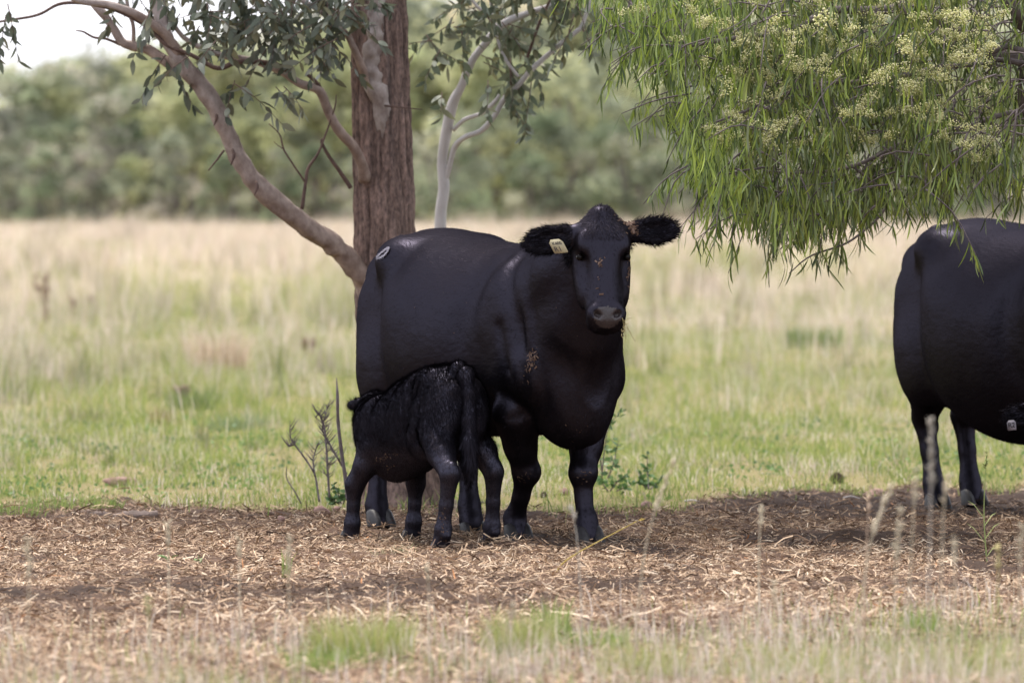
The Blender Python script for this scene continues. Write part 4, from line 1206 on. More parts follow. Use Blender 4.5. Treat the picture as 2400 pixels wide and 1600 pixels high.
    o = np.argsort(P[:, 1] + np.where(vis, 0, 100) - S * .4)
    one, rest = o[:300], o[300:]
    single_leaves(root, b, P[one], D[one], S[one], GUMSHAPES, (M_LEAF,), GUM)
    # the rest of the leaves in view, and the crown above the frame
    crown_c, crown_r = [], []
    Pr, Dr, Sr = [P[rest]], [D[rest]], [S[rest]]
    lim = MB()
    for q in range(46):
        a = rng.uniform(0, 2 * math.pi); rad_ = rng.uniform(.3, 3.6) ; z = rng.uniform(3.1, 9.0)
        rad_ *= 1 - .45 * max(0, (z - 6) / 3)
        c = np.array([b[0] + .1 + math.cos(a) * rad_, b[1] + math.sin(a) * rad_ * .9, z])
        nn = 300
        pp = c + rng.normal(0, 1, (nn, 3)) * [.55, .55, .34]
        ok = pp[:, 2] > 2.72
        pp = pp[ok]
        Pr.append(pp); Dr.append(nrm(rng.normal(0, .7, (len(pp), 3)) + [0, 0, -.6])); Sr.append(rng.uniform(1.0, 1.6, len(pp)))
        t0 = np.array([0, 0, max(2.7, z - 1.2 - rad_ * .5)]); c0 = c - b
        lim.tube([t0, (t0 + c0) / 2 + [0, 0, .15], c0], [.04, .025, .008], 6, 8)
    lim.build('upper_limbs', M_PALE, root)
    Pr, Dr, Sr = np.concatenate(Pr), np.concatenate(Dr), np.concatenate(Sr)
    Vl, Fl, Cl = spread_leaves(Pr - b, Dr, Sr, GUMSHAPES, GUM[rng.integers(0, 5, len(Pr))] * rng.uniform(.8, 1.2, (len(Pr), 1)))
    tag(link('foliage', mesh_np('foliage', Vl, [Fl], (M_LEAF,), Cl, True), root), kind='stuff')
gum_tree()

# ---- the white-stemmed sapling beside it
def sapling():
    b = at(1102, 1165, 35.3); b[2] = gz(b[0], b[1]) - .02
    root = thing('gum_sapling', b, 'slender white stemmed gum sapling with forked stems behind the cow', 'tree', 'gum trees behind the cow')
    def limb(pts, rad, name='stem', sides=12, seed=1, mat=M_WHITEBARK, n=None):
        m = MB(); m.tube(path(pts, b), rad, sides, n or len(pts) * 7, (1, 1, 1), .08, seed)
        return m.build(name, mat, root)
    limb([(1102, 1172, 35.3), (1070, 950, 35.3), (1036, 640, 35.3), (1032, 520, 35.3), (1040, 440, 35.3), (1036, 380, 35.3), (1046, 310, 35.28), (1062, 240, 35.25), (1080, 205, 35.22), (1105, 145, 35.2), (1135, 105, 35.2), (1175, 60, 35.2), (1240, 30, 35.2), (1300, 8, 35.2), (1380, -60, 35.2), (1420, -200, 35.2)],
         [.042, .036, .032, .030, .030, .026, .029, .027, .022, .020, .019, .021, .016, .014, .012, .006], 'stem', 14, 2, n=110)
    limb([(1040, 435, 35.3), (1052, 395, 35.28), (1066, 345, 35.25), (1090, 322, 35.2), (1130, 305, 35.18), (1160, 270, 35.15), (1180, 235, 35.15), (1215, 200, 35.12), (1245, 165, 35.1), (1300, 115, 35.1), (1350, 75, 35.1), (1366, 55, 35.1), (1400, -40, 35.1)],
         [.016, .014, .015, .014, .014, .014, .014, .014, .014, .013, .013, .011, .006], 'stem', 12, 3, n=80)
    limb([(1062, 305, 35.26), (1090, 280, 35.22), (1130, 265, 35.18), (1160, 238, 35.15), (1170, 222, 35.15)], [.011, .011, .011, .010, .006], 'branch', 10, 4)
    limb([(1215, 180, 35.12), (1185, 140, 35.15), (1165, 90, 35.2), (1152, 30, 35.2), (1150, -60, 35.2)], [.009, .009, .008, .008, .005], 'branch', 8, 5)
    limb([(1232, 148, 35.08), (1248, 100, 35.05), (1268, 45, 35.05), (1300, -20, 35.05)], [.009, .008, .008, .006], 'branch', 8, 6, M_TWIG)
    limb([(1166, 65, 35.2), (1140, 35, 35.2), (1110, 5, 35.2), (1080, -60, 35.2)], [.011, .011, .009, .006], 'branch', 8, 7)
    limb([(1364, 60, 35.1), (1372, 85, 35.05), (1385, 105, 35.05), (1388, 122, 35.05)], [.006, .004, .003, .002], 'branch', 6, 8, M_TWIG)
    spots = [(1170, -30, 35.0, 75, 35, 20), (1080, 5, 35.0, 36, 22, 7), (1290, -15, 35.0, 40, 32, 10), (1215, 50, 35.0, 50, 28, 10), (1060, 50, 35.0, 22, 14, 2), (1000, 85, 35.0, 14, 6, 2), (1040, 120, 35.0, 16, 8, 2), (1180, 140, 34.95, 36, 20, 6), (1155, 195, 34.95, 26, 14, 3), (1250, 135, 34.95, 18, 18, 3),
             (1240, 195, 34.95, 8, 8, 1), (1030, 225, 35.0, 6, 5, 1), (1345, 0, 35.0, 22, 20, 4), (1390, 30, 35, 6, 14, 1)]
    tw, P, D = hang_sprays([(a, b_, c + .15 * (i_ % 2 * 2 - 1) + .12, d, e, int(f)) for i_, (a, b_, c, d, e, f) in enumerate(spots)])
    m = MB()
    for q in tw: m.tube([v - b for v in q], [.003, .002, .001], 4, 6)
    tag(m.build('twigs', M_TWIG, root), kind='stuff')
    S = rng.uniform(.75, 1.25, len(P))
    o = np.argsort(P[:, 1] + np.where(P[:, 2] < 2.62, 0, 100))
    one, rest = o[:300], o[300:]
    single_leaves(root, b, P[one], D[one], S[one], GUMSHAPES, (M_LEAF,), GUM * [1.05, 1.08, .95])
    Pr, Dr, Sr = [P[rest]], [D[rest]], [S[rest]]
    for q in range(12):
        c = np.array([b[0] + rng.uniform(-.4, 1.8), b[1] + rng.uniform(-1, 1.4), rng.uniform(3.1, 4.8)])
        pp = c + rng.normal(0, 1, (260, 3)) * [.4, .4, .3]; pp = pp[pp[:, 2] > 2.7]
        Pr.append(pp); Dr.append(nrm(rng.normal(0, .7, (len(pp), 3)) + [0, 0, -.6])); Sr.append(rng.uniform(.9, 1.4, len(pp)))
    Pr, Dr, Sr = np.concatenate(Pr), np.concatenate(Dr), np.concatenate(Sr)
    Vl, Fl, Cl = spread_leaves(Pr - b, Dr, Sr, GUMSHAPES, GUM[rng.integers(0, 5, len(Pr))] * [1.05, 1.08, .95] * rng.uniform(.8, 1.2, (len(Pr), 1)))
    tag(link('foliage', mesh_np('foliage', Vl, [Fl], (M_LEAF,), Cl, True), root), kind='stuff')
sapling()

# ---- the weeping tree at the right, long strap leaves and cream blossom
def ribbon(L, W, sway, curl, seg=5):
    t = np.linspace(0, 1, seg + 1)
    w = W / 2 * (np.sin(np.pi * (t * .93 + .035)) ** .55); w[-1] = .0003
    x = L * t; y = sway * L * np.sin(t * 2.4); z = curl * L * t * t
    V = np.concatenate([np.column_stack([x, y + w, z]), np.column_stack([x, y - w, z])])
    m = seg + 1
    return V, np.array([[i, i + 1, m + i + 1, m + i] for i in range(seg)])
WSHAPES = [ribbon(.11, .0088, .06, .15), ribbon(.09, .008, -.08, .25), ribbon(.13, .009, .10, -.18), ribbon(.075, .008, -.12, .05), ribbon(.10, .007, .03, .35)]
WCOL = np.array([[.062, .098, .030], [.090, .130, .040], [.026, .044, .018], [.125, .17, .05], [.040, .062, .026], [.105, .14, .085]])
WCOL = WCOL * [2.3, 2.15, 1.4]
WBRIGHT = np.array([[.36, .45, .075], [.30, .39, .07], [.29, .36, .12]])
EDGE = np.array([(1240, -260), (1350, 0), (1400, 55), (1450, 90), (1510, 150), (1570, 200), (1600, 290), (1608, 360), (1615, 440), (1650, 465), (1700, 505), (1765, 550), (1820, 595), (1870, 600), (1960, 570), (2060, 545), (2150, 500), (2260, 470), (2400, 470), (2600, 500), (2900, 560), (3200, 500), (3500, 300)], float)
def wilga():
    b = np.array([4.5, 31.3, 0.]); b[2] = gz(b[0], b[1]) - .05
    root = thing('weeping_tree', b, 'drooping tree with long narrow green leaves and cream blossom', 'tree')
    def limb(P, rad, name, sides=10, seed=1, mat=M_GREYTWIG, n=None):
        m = MB(); m.tube([np.asarray(p) - b for p in P], rad, sides, n or len(P) * 6, (1, 1, 1), .10, seed)
        return m.build(name, mat, root)
    limb([b, b + [-.05, 0, .8], b + [.05, .05, 1.7], b + [0, 0, 2.6], b + [.1, 0, 3.6], b + [0, .1, 4.6]], [.17, .14, .125, .11, .08, .03], 'trunk', 16, 2, M_BARK)
    for pts, rd in (([(b + [0, 0, 1.9]), at(2520, 330, 31.2), at(2400, 145, 31.0), at(2330, 130, 31.0), at(2260, 85, 30.9), at(2180, 40, 30.9), at(2050, -20, 30.9)], [.07, .042, .034, .031, .028, .022, .01]),
                    ([(b + [0, 0, 1.8]), at(2560, 280, 30.7), at(2400, 118, 30.6), at(2345, 118, 30.6), at(2290, 122, 30.6), at(2250, 112, 30.6)], [.05, .025, .014, .014, .012, .006]),
                    ([(b + [0, 0, 2.1]), at(2500, 80, 31.0), at(2390, 30, 30.8), at(2340, -30, 30.8), at(2240, -140, 30.8)], [.06, .042, .032, .030, .014]),
                    ([(b + [0, 0, 1.6]), at(2500, 300, 30.8), at(2400, 262, 30.7), at(2330, 275, 30.6), at(2270, 295, 30.6), at(2150, 320, 30.5), at(2000, 390, 30.4), at(1880, 405, 30.3), at(1790, 400, 30.3)], [.05, .022, .012, .011, .010, .009, .008, .006, .003]),
                    ([(b + [0, 0, 1.7]), at(2450, 160, 30.7), at(2330, 150, 30.7), at(2200, 160, 30.5), at(2050, 190, 30.4), at(1900, 200, 30.3), at(1750, 260, 30.2), at(1640, 300, 30.2)], [.05, .016, .012, .012, .011, .009, .007, .003]),
                    ([(b + [0, 0, 2.3]), at(2300, -60, 30.7), at(2100, 20, 30.5), at(1940, 25, 30.4), at(1860, 70, 30.3), at(1720, 90, 30.2), at(1560, 110, 30.1), at(1450, 60, 30.1)], [.06, .03, .022, .016, .013, .011, .007, .003]),
                    ([(b + [0, 0, 2.5]), at(2100, -160, 30.5), at(1800, -120, 30.3), at(1600, -40, 30.2), at(1440, 0, 30.1)], [.05, .03, .02, .012, .004]),
                    ([at(2000, 390, 30.4), at(2080, 470, 30.5), at(2000, 560, 30.4), at(1900, 600, 30.35), at(1850, 640, 30.3)], [.007, .006, .005, .004, .002]),
                    ([(b + [.1, 0, 3.0]), b + [-.8, -.8, 3.6], b + [-1.8, -1.2, 3.4], b + [-2.6, -1.0, 2.9]], [.05, .035, .02, .006]),
                    ([(b + [.1, 0, 2.6]), b + [1.0, -.6, 3.2], b + [2.0, -.6, 2.8], b + [2.6, -.5, 2.0]], [.05, .035, .02, .006])):
        limb(pts, rd, 'limb', 10, 5)
    # twigs throughout, thin and grey
    inside = lambda x, y: y < np.interp(x, EDGE[:, 0], EDGE[:, 1])
    def sample(n, xlo, xhi, ylo, margin):
        x = rng.uniform(xlo, xhi, n * 3); e = np.interp(x, EDGE[:, 0], EDGE[:, 1])
        y = rng.uniform(ylo, 640, n * 3)
        k = y < e - margin
        return x[k][:n], y[k][:n]
    tx, ty = sample(900, 1420, 2700, -120, 50)
    td = 29.7 + rng.uniform(0, 1, len(tx)) ** .8 * 2.2
    m = MB()
    sprigs = []
    for x, y, d in zip(tx, ty, td):
        a = at(x, y, d)
        dr = nrm(np.array([-.45 + rng.normal(0, .6), rng.normal(-.1, .5), -.25 + rng.normal(0, .35)]))
        L = rng.uniform(.12, .34)
        pts = [a, a + dr * L * .5 + rng.normal(0, .015, 3), a + dr * L + [0, 0, -.25 * L]]
        m.tube([p - b for p in pts], [.0045, .0032, .0016], 4, 6)
        sprigs.append(pts)
    tag(m.build('twigs', M_GREYTWIG, root), kind='stuff')
    P, D, Bc = [], [], []
    for pts in sprigs:
        q = catmull(pts, 12)
        for j in range(1, 12):
            for _ in range(rng.integers(0, 4)):
                P.append(q[j]); D.append([rng.normal(0, .30), rng.normal(0, .30), -1.0]); Bc.append(0)
    # loose fill so the screen is thick, denser toward the rim where leaves hang clear
    fx, fy = sample(19000, 1320, 2480, -60, 50)
    dens = fbm(fx / 75., fy / 60., 701)
    keep = rng.random(len(fx)) < np.clip((dens - .30) * 2.4, .06, 1) * np.where((fx > 2230) & (fy > 90), .45, 1)
    fx, fy = fx[keep], fy[keep]
    fd_ = 29.6 + rng.uniform(0, 1, len(fx)) * 2.2
    P += [at(x, y, d) for x, y, d in zip(fx, fy, fd_)]
    D += [[rng.normal(0, .25), rng.normal(0, .25), -1.0] for _ in fx]; Bc += [0] * len(fx)
    # fringe
    ex = np.concatenate([rng.uniform(1345, 2420, 760), rng.uniform(1570, 1700, 260), rng.uniform(1820, 1960, 60)])
    ey = np.interp(ex, EDGE[:, 0], EDGE[:, 1]) - rng.gamma(2.0, 28, len(ex)) - 45
    P += [at(x, y, 30.2 + rng.normal(0, .35)) for x, y in zip(ex, ey)]
    D += [[rng.normal(0, .16), rng.normal(0, .2), -1.0] for _ in ex]; Bc += [1] * len(ex)
    # the one low sprig that reaches down
    for x, y in zip(np.linspace(1985, 1850, 40), np.linspace(590, 640, 40)):
        P.append(at(x + rng.normal(0, 8), y + rng.normal(0, 6) - 20, 30.35)); D.append([rng.normal(-.1, .3), rng.normal(0, .3), -1]); Bc.append(0)
    P, D, Bc = np.array(P), np.array(D, float), np.array(Bc)
    x_ = 1200 + P[:, 0] / P[:, 1] * FPX; y_ = 490 + (CAM_H - P[:, 2]) / P[:, 1] * FPX
    thin = (x_ > 2225) & (y_ > -20) & (y_ < 330) & (rng.random(len(P)) < .68)       # the limbs show here
    hole = (fbm(x_ / 55., y_ / 48., 721) < .36) & (rng.random(len(P)) < .55) & (Bc == 0)
    P, D, Bc = P[~(thin | hole)], D[~(thin | hole)], Bc[~(thin | hole)]
    n = len(P)
    px = 1200 + P[:, 0] / P[:, 1] * FPX
    pyv = 490 + (CAM_H - P[:, 2]) / P[:, 1] * FPX
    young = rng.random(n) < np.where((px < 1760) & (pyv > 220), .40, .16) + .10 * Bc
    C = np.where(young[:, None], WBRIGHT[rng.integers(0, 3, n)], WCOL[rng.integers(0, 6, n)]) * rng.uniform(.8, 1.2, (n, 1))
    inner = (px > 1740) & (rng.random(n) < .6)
    C[inner] = C[inner] * [.78, .70, .85]            # shade inside the crown put into the leaf colour, right of the rim
    S = rng.uniform(.6, 1.25, n)
    o = np.argsort(P[:, 1] - .25 * S)
    front = o[:2200]
    one = rng.choice(front, 300, replace=False)
    rest = np.setdiff1d(np.arange(n), one)
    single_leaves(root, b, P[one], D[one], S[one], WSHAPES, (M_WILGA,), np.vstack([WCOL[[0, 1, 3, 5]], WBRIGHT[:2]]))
    # the rest of the crown, out of frame, shading the ground
    Pr, Dr, Sr, Cr = [P[rest]], [D[rest]], [S[rest]], [C[rest]]
    for q in range(60):
        a = rng.uniform(0, 2 * math.pi); rad_ = 2.9 * math.sqrt(rng.uniform(.05, 1)); z = 1.7 + (rng.uniform(0, 1) * 3.0) * (1 - (rad_ / 3.4) ** 2) + .5
        c = np.array([b[0] + math.cos(a) * rad_, b[1] + .2 + math.sin(a) * rad_ * .8, z])
        pp = c + rng.normal(0, 1, (190, 3)) * [.42, .42, .38]
        x_ = 1200 + pp[:, 0] / pp[:, 1] * FPX; y_ = 490 + (CAM_H - pp[:, 2]) / pp[:, 1] * FPX
        ok = (y_ < -30) | (x_ > 2560)
        pp = pp[ok & (pp[:, 2] > 1.1)]
        Pr.append(pp); Dr.append(rng.normal(0, .25, (len(pp), 3)) + [0, 0, -1]); Sr.append(rng.uniform(1.0, 1.5, len(pp))); Cr.append(WCOL[rng.integers(0, 6, len(pp))])
    Pr, Dr, Sr, Cr = map(np.concatenate, (Pr, Dr, Sr, Cr))
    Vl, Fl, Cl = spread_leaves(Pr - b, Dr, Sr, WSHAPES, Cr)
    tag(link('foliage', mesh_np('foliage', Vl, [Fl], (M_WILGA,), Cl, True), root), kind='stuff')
    # blossom: small cream panicles
    bx, by = sample(620, 1430, 2340, -30, 80)
    w = .45 * fbm(bx / 120., by / 80., 711) + .55 * rng.random(len(bx)) + .15 * sstep(1500, 1800, bx) - .45 * sstep(290, 450, by)
    ordr = np.argsort(-w)[:380]
    oc = nrm(np.array([[1, 0, 0], [-1, 0, 0], [0, 1, 0], [0, -1, 0], [0, 0, 1], [0, 0, -1]], float))
    of = np.array([[0, 2, 4], [2, 1, 4], [1, 3, 4], [3, 0, 4], [2, 0, 5], [1, 2, 5], [3, 1, 5], [0, 3, 5]])
    pal = np.array([[.68, .66, .31], [.76, .73, .42], [.56, .57, .22], [.82, .78, .50]])
    me_p = []
    for q in range(5):
        m = MB()
        for c_ in range(rng.integers(2, 5)):
            c0 = rng.normal(0, 1, 3) * [.035, .025, .016]
            for _ in range(rng.integers(18, 34)):
                p = c0 + rng.normal(0, 1, 3) * [.022, .02, .014]
                m.add(p + oc * rng.uniform(.0036, .0068), of, None, pal[rng.integers(0, 4)] * rng.uniform(.8, 1.15))
                if rng.random() < .3:
                    m.tube([c0 * .6 + [0, 0, -.02], p], [.0009, .0007], 3, 3, (.28, .31, .12), cap=False)
        me_p.append(m.mesh('blossom', (M_FLOWER,), False))
    for i_ in ordr:
        o_ = link('blossom', me_p[rng.integers(0, 5)], root)
        o_.location = tuple(at(bx[i_], by[i_], 29.62 + abs(rng.normal(0, .8))) - b)
        s_ = rng.uniform(.38, .85); o_.scale = (s_, s_, s_); o_.rotation_euler = (rng.uniform(-.4, .4), rng.uniform(-.5, .5), rng.uniform(0, 6.3))
wilga()

# ---- the treeline at the far side of the field
def far_tree_mesh(seed, w, h, dens, cols, low=.04):
    r_ = np.random.default_rng(seed)
    P, C, S = [], [], []
    nc = 26
    for q in range(nc):
        t = r_.uniform(low, 1); rad = w * .5 * math.sin(math.pi * min(1, .18 + .8 * t)) ** .6
        a = r_.uniform(0, 6.28); rr = rad * math.sqrt(r_.random()) * .9
        c = np.array([math.cos(a) * rr, math.sin(a) * rr, h * (.06 + .9 * t)])
        cr = r_.uniform(.10, .2) * w + .15
        n = int(dens * r_.uniform(.7, 1.3))
        v = r_.normal(0, 1, (n, 3)); v /= np.linalg.norm(v, axis=1)[:, None]
        P.append(c + v * cr * r_.uniform(.35, 1.05, (n, 1)) * [1, 1, .8]); S.append(r_.uniform(.10, .26, n))
        C.append(np.tile(cols[r_.integers(0, len(cols))] * r_.uniform(.75, 1.25), (n, 1)) * r_.uniform(.85, 1.15, (n, 1)))
    P, C, S = np.concatenate(P), np.concatenate(C), np.concatenate(S)
    P[:, 2] = np.maximum(P[:, 2], .05)
    n = len(P)
    A = r_.normal(0, 1, (n, 3)); A /= np.linalg.norm(A, axis=1)[:, None]
    B = np.cross(A, r_.normal(0, 1, (n, 3))); B /= np.linalg.norm(B, axis=1)[:, None]
    a, b_ = A * S[:, None], B * S[:, None] * .55
    V = np.stack([P - a, P + b_, P + a, P - b_], 1).reshape(-1, 3)
    return V, np.arange(n * 4).reshape(-1, 4), np.repeat(C, 4, 0)
FARC = {'grey': np.array([[.115, .135, .085], [.14, .155, .10], [.10, .11, .08], [.16, .16, .12]]),
        'yellow': np.array([[.20, .22, .075], [.24, .25, .10], [.17, .19, .075], [.15, .17, .08]]),
        'dark': np.array([[.075, .10, .055], [.09, .11, .065], [.065, .08, .05], [.11, .12, .08]])}
FARC = {k_: v_ * np.array({'grey': (2.4, 2.25, 2.5), 'yellow': (1.65, 1.6, 2.4), 'dark': (2.8, 2.6, 2.9)}[k_]) for k_, v_ in FARC.items()}  # leaf colours paled to stand in for haze over the distance
def treeline():
    protos = {}
    for kd in FARC:
        protos[kd] = []
        for q in range(3):
            w, h = [(4.6, 6.2), (5.6, 7.2), (4.0, 6.6)][q]
            V, F4, C = far_tree_mesh(900 + q + len(kd) * 10, w, h, 62, FARC[kd])
            cm = mesh_np('crown', V, [F4], (M_FAR,), C)
            m = MB()
            for s in range(3):
                a = s * 2.1 + q
                m.tube([(0.12 * math.cos(a), .12 * math.sin(a), 0), (.4 * math.cos(a), .4 * math.sin(a), h * .3), (.9 * math.cos(a), .9 * math.sin(a), h * .62)], [.13, .10, .04], 7, 10)
            protos[kd].append((cm, m.mesh('trunk', (M_GREYTWIG,))))
    SEEN = {}
    def plant(px, d, hpx_top, kd, row):
        x = (px - 1200) / FPX * d
        z = float(gz(x, d))
        top = CAM_H + (490 - hpx_top) / FPX * d
        cm, tm = protos[kd][rng.integers(0, 3)]
        zone = next(z_ for lim_, z_ in ((340, 'below the open sky'), (820, 'seen past the gum limbs'), (985, 'behind the gum trunk'), (1480, 'behind the white sapling'), (9999, 'behind the drooping branches')) if px < lim_)
        nth = SEEN[(kd, zone, row)] = SEEN.get((kd, zone, row), 0) + 1
        FARL = {k_: 'blurred %s tree %s, %s row, %s from the left' % (k_ + ' green', zone, ('front', 'middle', 'back')[row], ('first', 'second', 'third', 'fourth', 'fifth', 'sixth', 'seventh', 'eighth', 'ninth', 'tenth', 'eleventh', 'twelfth', 'thirteenth', 'fourteenth')[min(nth - 1, 13)]) for k_ in FARC}
        hh = max(v.co.z for v in cm.vertices) if 'hh' not in cm else cm['hh']
        cm['hh'] = hh
        s = max(.45, (top - z) / hh)
        o = thing('far_tree', (x, d, z - .05), FARL[kd], 'tree', 'far treeline, ' + kd + ' trees', rng.uniform(0, 6.3))
        o.scale = (s * rng.uniform(.95, 1.3), s * rng.uniform(.95, 1.3), s)
        link('crown', cm, o); link('trunk', tm, o)
    # top of the trees as it runs across the picture
    TX = [-250, 0, 110, 200, 330, 480, 600, 760, 900, 1100, 1300, 1500, 1700, 2000, 2400, 2700]
    TY = [250, 160, 175, 115, 95, 90, 110, 60, -40, -90, -60, -30, 0, 40, 60, 60]
    for row, (d, n, off) in enumerate(((232, 30, .62), (246, 30, .30), (262, 34, 0))):
        xs = np.linspace(-260, 2660, n) + rng.normal(0, 26, n)
        for px in np.sort(xs):
            tp = np.interp(px, TX, TY)
            tp = tp + (470 - tp) * (off + rng.uniform(-.10, .16))
            z = fbm(np.array([px / 330. + row]), np.array([row * 3.1]), 801)[0] + rng.normal(0, .1)
            kd = 'yellow' if z > .52 - .06 * row else ('dark' if z < .40 - .05 * row else 'grey')
            plant(px, d + rng.uniform(-5, 5), tp, kd, row)
treeline()
# a wood on the rise behind, one mass
def far_wood():
    Vs, Fs, Cs, n0 = [], [], [], 0
    for q in range(150):
        d = rng.uniform(285, 430); px = rng.uniform(-350, 2750)
        x = (px - 1200) / FPX * d
        lim = np.interp(px, [-350, 250, 420, 700, 900], [150, 110, 85, 45, -80])
        z = float(gz(x, d))
        top = CAM_H + (490 - (lim + rng.uniform(0, 60))) / FPX * d
        h = min(top - z, 8.0)
        if h < 1.2: continue
        V, F4, C = far_tree_mesh(2000 + q, 5.5, h, 26, FARC[('grey', 'grey', 'yellow', 'dark')[rng.integers(0, 4)]] * 1.05)
        V = (V * [1.1, 1.1, 1]) + [x, d, z]
        Vs.append(V); Fs.append(F4 + n0); Cs.append(C); n0 += len(V)
    o = link('woodland', mesh_np('woodland', np.concatenate(Vs), [np.concatenate(Fs)], (M_FAR,), np.concatenate(Cs)))
    tag(o, 'hazy grey green wood covering the rise behind the treeline', 'wood', kind='stuff')
far_wood()


# ================================================================== small things on the ground
def stalk(px0, py0, px1, py1, d, label, head=.10, col=(.58, .50, .36), bow=.03, group='dry grass stalks in front', leafy=0, r0=.0032, dense=26):
    """one standing grass stem with its seed head"""
    a, t = at(px0, py0, d), at(px1, py1, d)
    foot = a.copy(); foot[2] = gz(foot[0], d) - .01
    root = thing('grass_stalk', foot, label, 'grass stalk', group)
    mid = (a + t) / 2 + np.array([bow, rng.normal(0, .02), .0])
    pts = [foot, a * .6 + foot * .4, mid, t] if a[2] - foot[2] > .03 else [foot, (foot + mid) / 2 + [bow * .3, 0, 0], mid, t]
    q = catmull(pts, 26) - foot
    m = MB(); m.tube(q[::3], np.linspace(r0, r0 * .5, len(q[::3])), 5, 22, col)
    m.build('stem', M_STALK, root)
    if head:
        m = MB()
        L = np.concatenate([[0], np.cumsum(np.linalg.norm(np.diff(q, axis=0), axis=1))])
        for _ in range(dense):
            s = L[-1] - rng.uniform(0, head)
            p = np.array([np.interp(s, L, q[:, i]) for i in range(3)])
            dr = nrm(nrm(q[-1] - q[-5]) + rng.normal(0, .38, 3))
            l = rng.uniform(.014, .030); sd = nrm(np.cross(dr, rng.normal(0, 1, 3))) * rng.uniform(.0025, .0045); up = np.cross(dr, sd)
            m.add([p, p + dr * l * .4 + sd, p + dr * l, p + dr * l * .4 - sd, p + dr * l * .4 + up], [[0, 1, 4], [1, 2, 4], [2, 3, 4], [3, 0, 4], [0, 3, 1], [1, 3, 2]], None, np.array(col) * rng.uniform(.85, 1.2))
        m.build('seed_head', M_STALK, root, False)
    for _ in range(leafy):
        k = rng.integers(2, 14)
        dr = nrm(np.array([rng.choice([-1, 1]) * .6, rng.normal(0, .4), .8])); l = rng.uniform(.06, .14)
        m = MB()
        sd = np.array([0, .003, .0015]); p = q[k]
        m.add([p - sd, p + sd, p + dr * l * .6 + sd, p + dr * l * .6 - sd, p + dr * l + [0, 0, -.02]], [[3, 2, 4]], [[0, 1, 2, 3]], np.array(col) * 1.02)
        m.build('blade', M_STALK, root, False)
    return root
PALE, GOLD, GRN, GREY = (.62, .55, .42), (.56, .43, .13), (.36, .42, .16), (.50, .46, .40)
stalk(1488, 1440, 1578, 1082, 21.1, 'tall pale blurred stalk leaning beside the cow front hoof', .17, PALE, -.02, dense=60)
stalk(1296, 1372, 1502, 1216, 27.6, 'golden arching dry stalk curving in front of the front hoof', .03, GOLD, -.075, r0=.0036, dense=6)
stalk(1362, 1300, 1338, 1188, 22.2, 'short grey stalk standing against the near front leg of the cow', .06, GREY, .0, dense=22)
stalk(2012, 1372, 2092, 1140, 20.2, 'leaning pale stalk left of a pair of upright blurred stalks', .16, PALE, -.012, dense=54)
stalk(2028, 1262, 2040, 1150, 21.9, 'thin tan stalk behind the leaning pale stalk', .07, (.52, .40, .30), .0, dense=24)
stalk(2128, 1290, 2146, 1100, 19.5, 'upright pale blurred stalk before the hind legs of the half hidden cow', .12, PALE, .006, dense=44)
stalk(2176, 1262, 2182, 985, 18.6, 'grey feathery stalk crossing the hind leg of the half hidden cow', .20, GREY, .004, dense=70)
stalk(2206, 1180, 2226, 1120, 19.1, 'short pale stalk leaning right before the half hidden cow hoof', .10, PALE, .0, dense=36)
stalk(2314, 1310, 2312, 1062, 28.4, 'green jointed stalk with side blades before the half hidden cow', .07, GRN, -.01, leafy=5, r0=.0032, dense=26)
stalk(2094, 1400, 2110, 1200, 18.8, 'fat blurred straw stalk with a broad pale head', .15, PALE, .0, dense=60)
stalk(1778, 1262, 1786, 1190, 21.8, 'lone short pale stalk on the dark soil strip', .07, PALE, .0, dense=26)
stalk(2238, 1340, 2236, 1262, 19.7, 'short straw stalk below the green jointed stalk', .08, PALE, .0, dense=30)
stalk(2385, 1420, 2396, 1230, 19.8, 'straw stalk at the picture edge right of the jointed green one', .12, PALE, .0, dense=40)
stalk(2330, 1440, 2338, 1282, 20.4, 'yellowish stalk leaning near the picture edge', .07, (.55, .48, .24), .006, dense=24)
stalk(396, 1345, 393, 1228, 22.1, 'pale thin stalk above the small green seedling', .08, PALE, .0, dense=26)
stalk(562, 1350, 560, 1262, 21.9, 'pale stalk left of the small upright grass shoot', .07, PALE, .0, dense=26)
stalk(688, 1470, 680, 1262, 20.2, 'tall faint stalk near the small upright grass shoot', .12, PALE, -.01, dense=36)
stalk(58, 1480, 64, 1268, 19.3, 'faint straw stalk nearest the picture corner', .12, PALE, .008, dense=36)
stalk(352, 1500, 344, 1402, 19.8, 'short greenish stalk in the dark litter patch', .06, (.50, .50, .26), .0, dense=20)
stalk(1008, 1420, 1000, 1332, 21.2, 'small straw stalk in front of the calf', .05, PALE, .0, dense=20)
stalk(1180, 1560, 1200, 1418, 19.3, 'straw stalk between the soft green tufts', .08, PALE, .0, dense=28)
stalk(1822, 1480, 1812, 1370, 19.9, 'straw stalk standing alone over pale litter', .07, PALE, .0, dense=24)

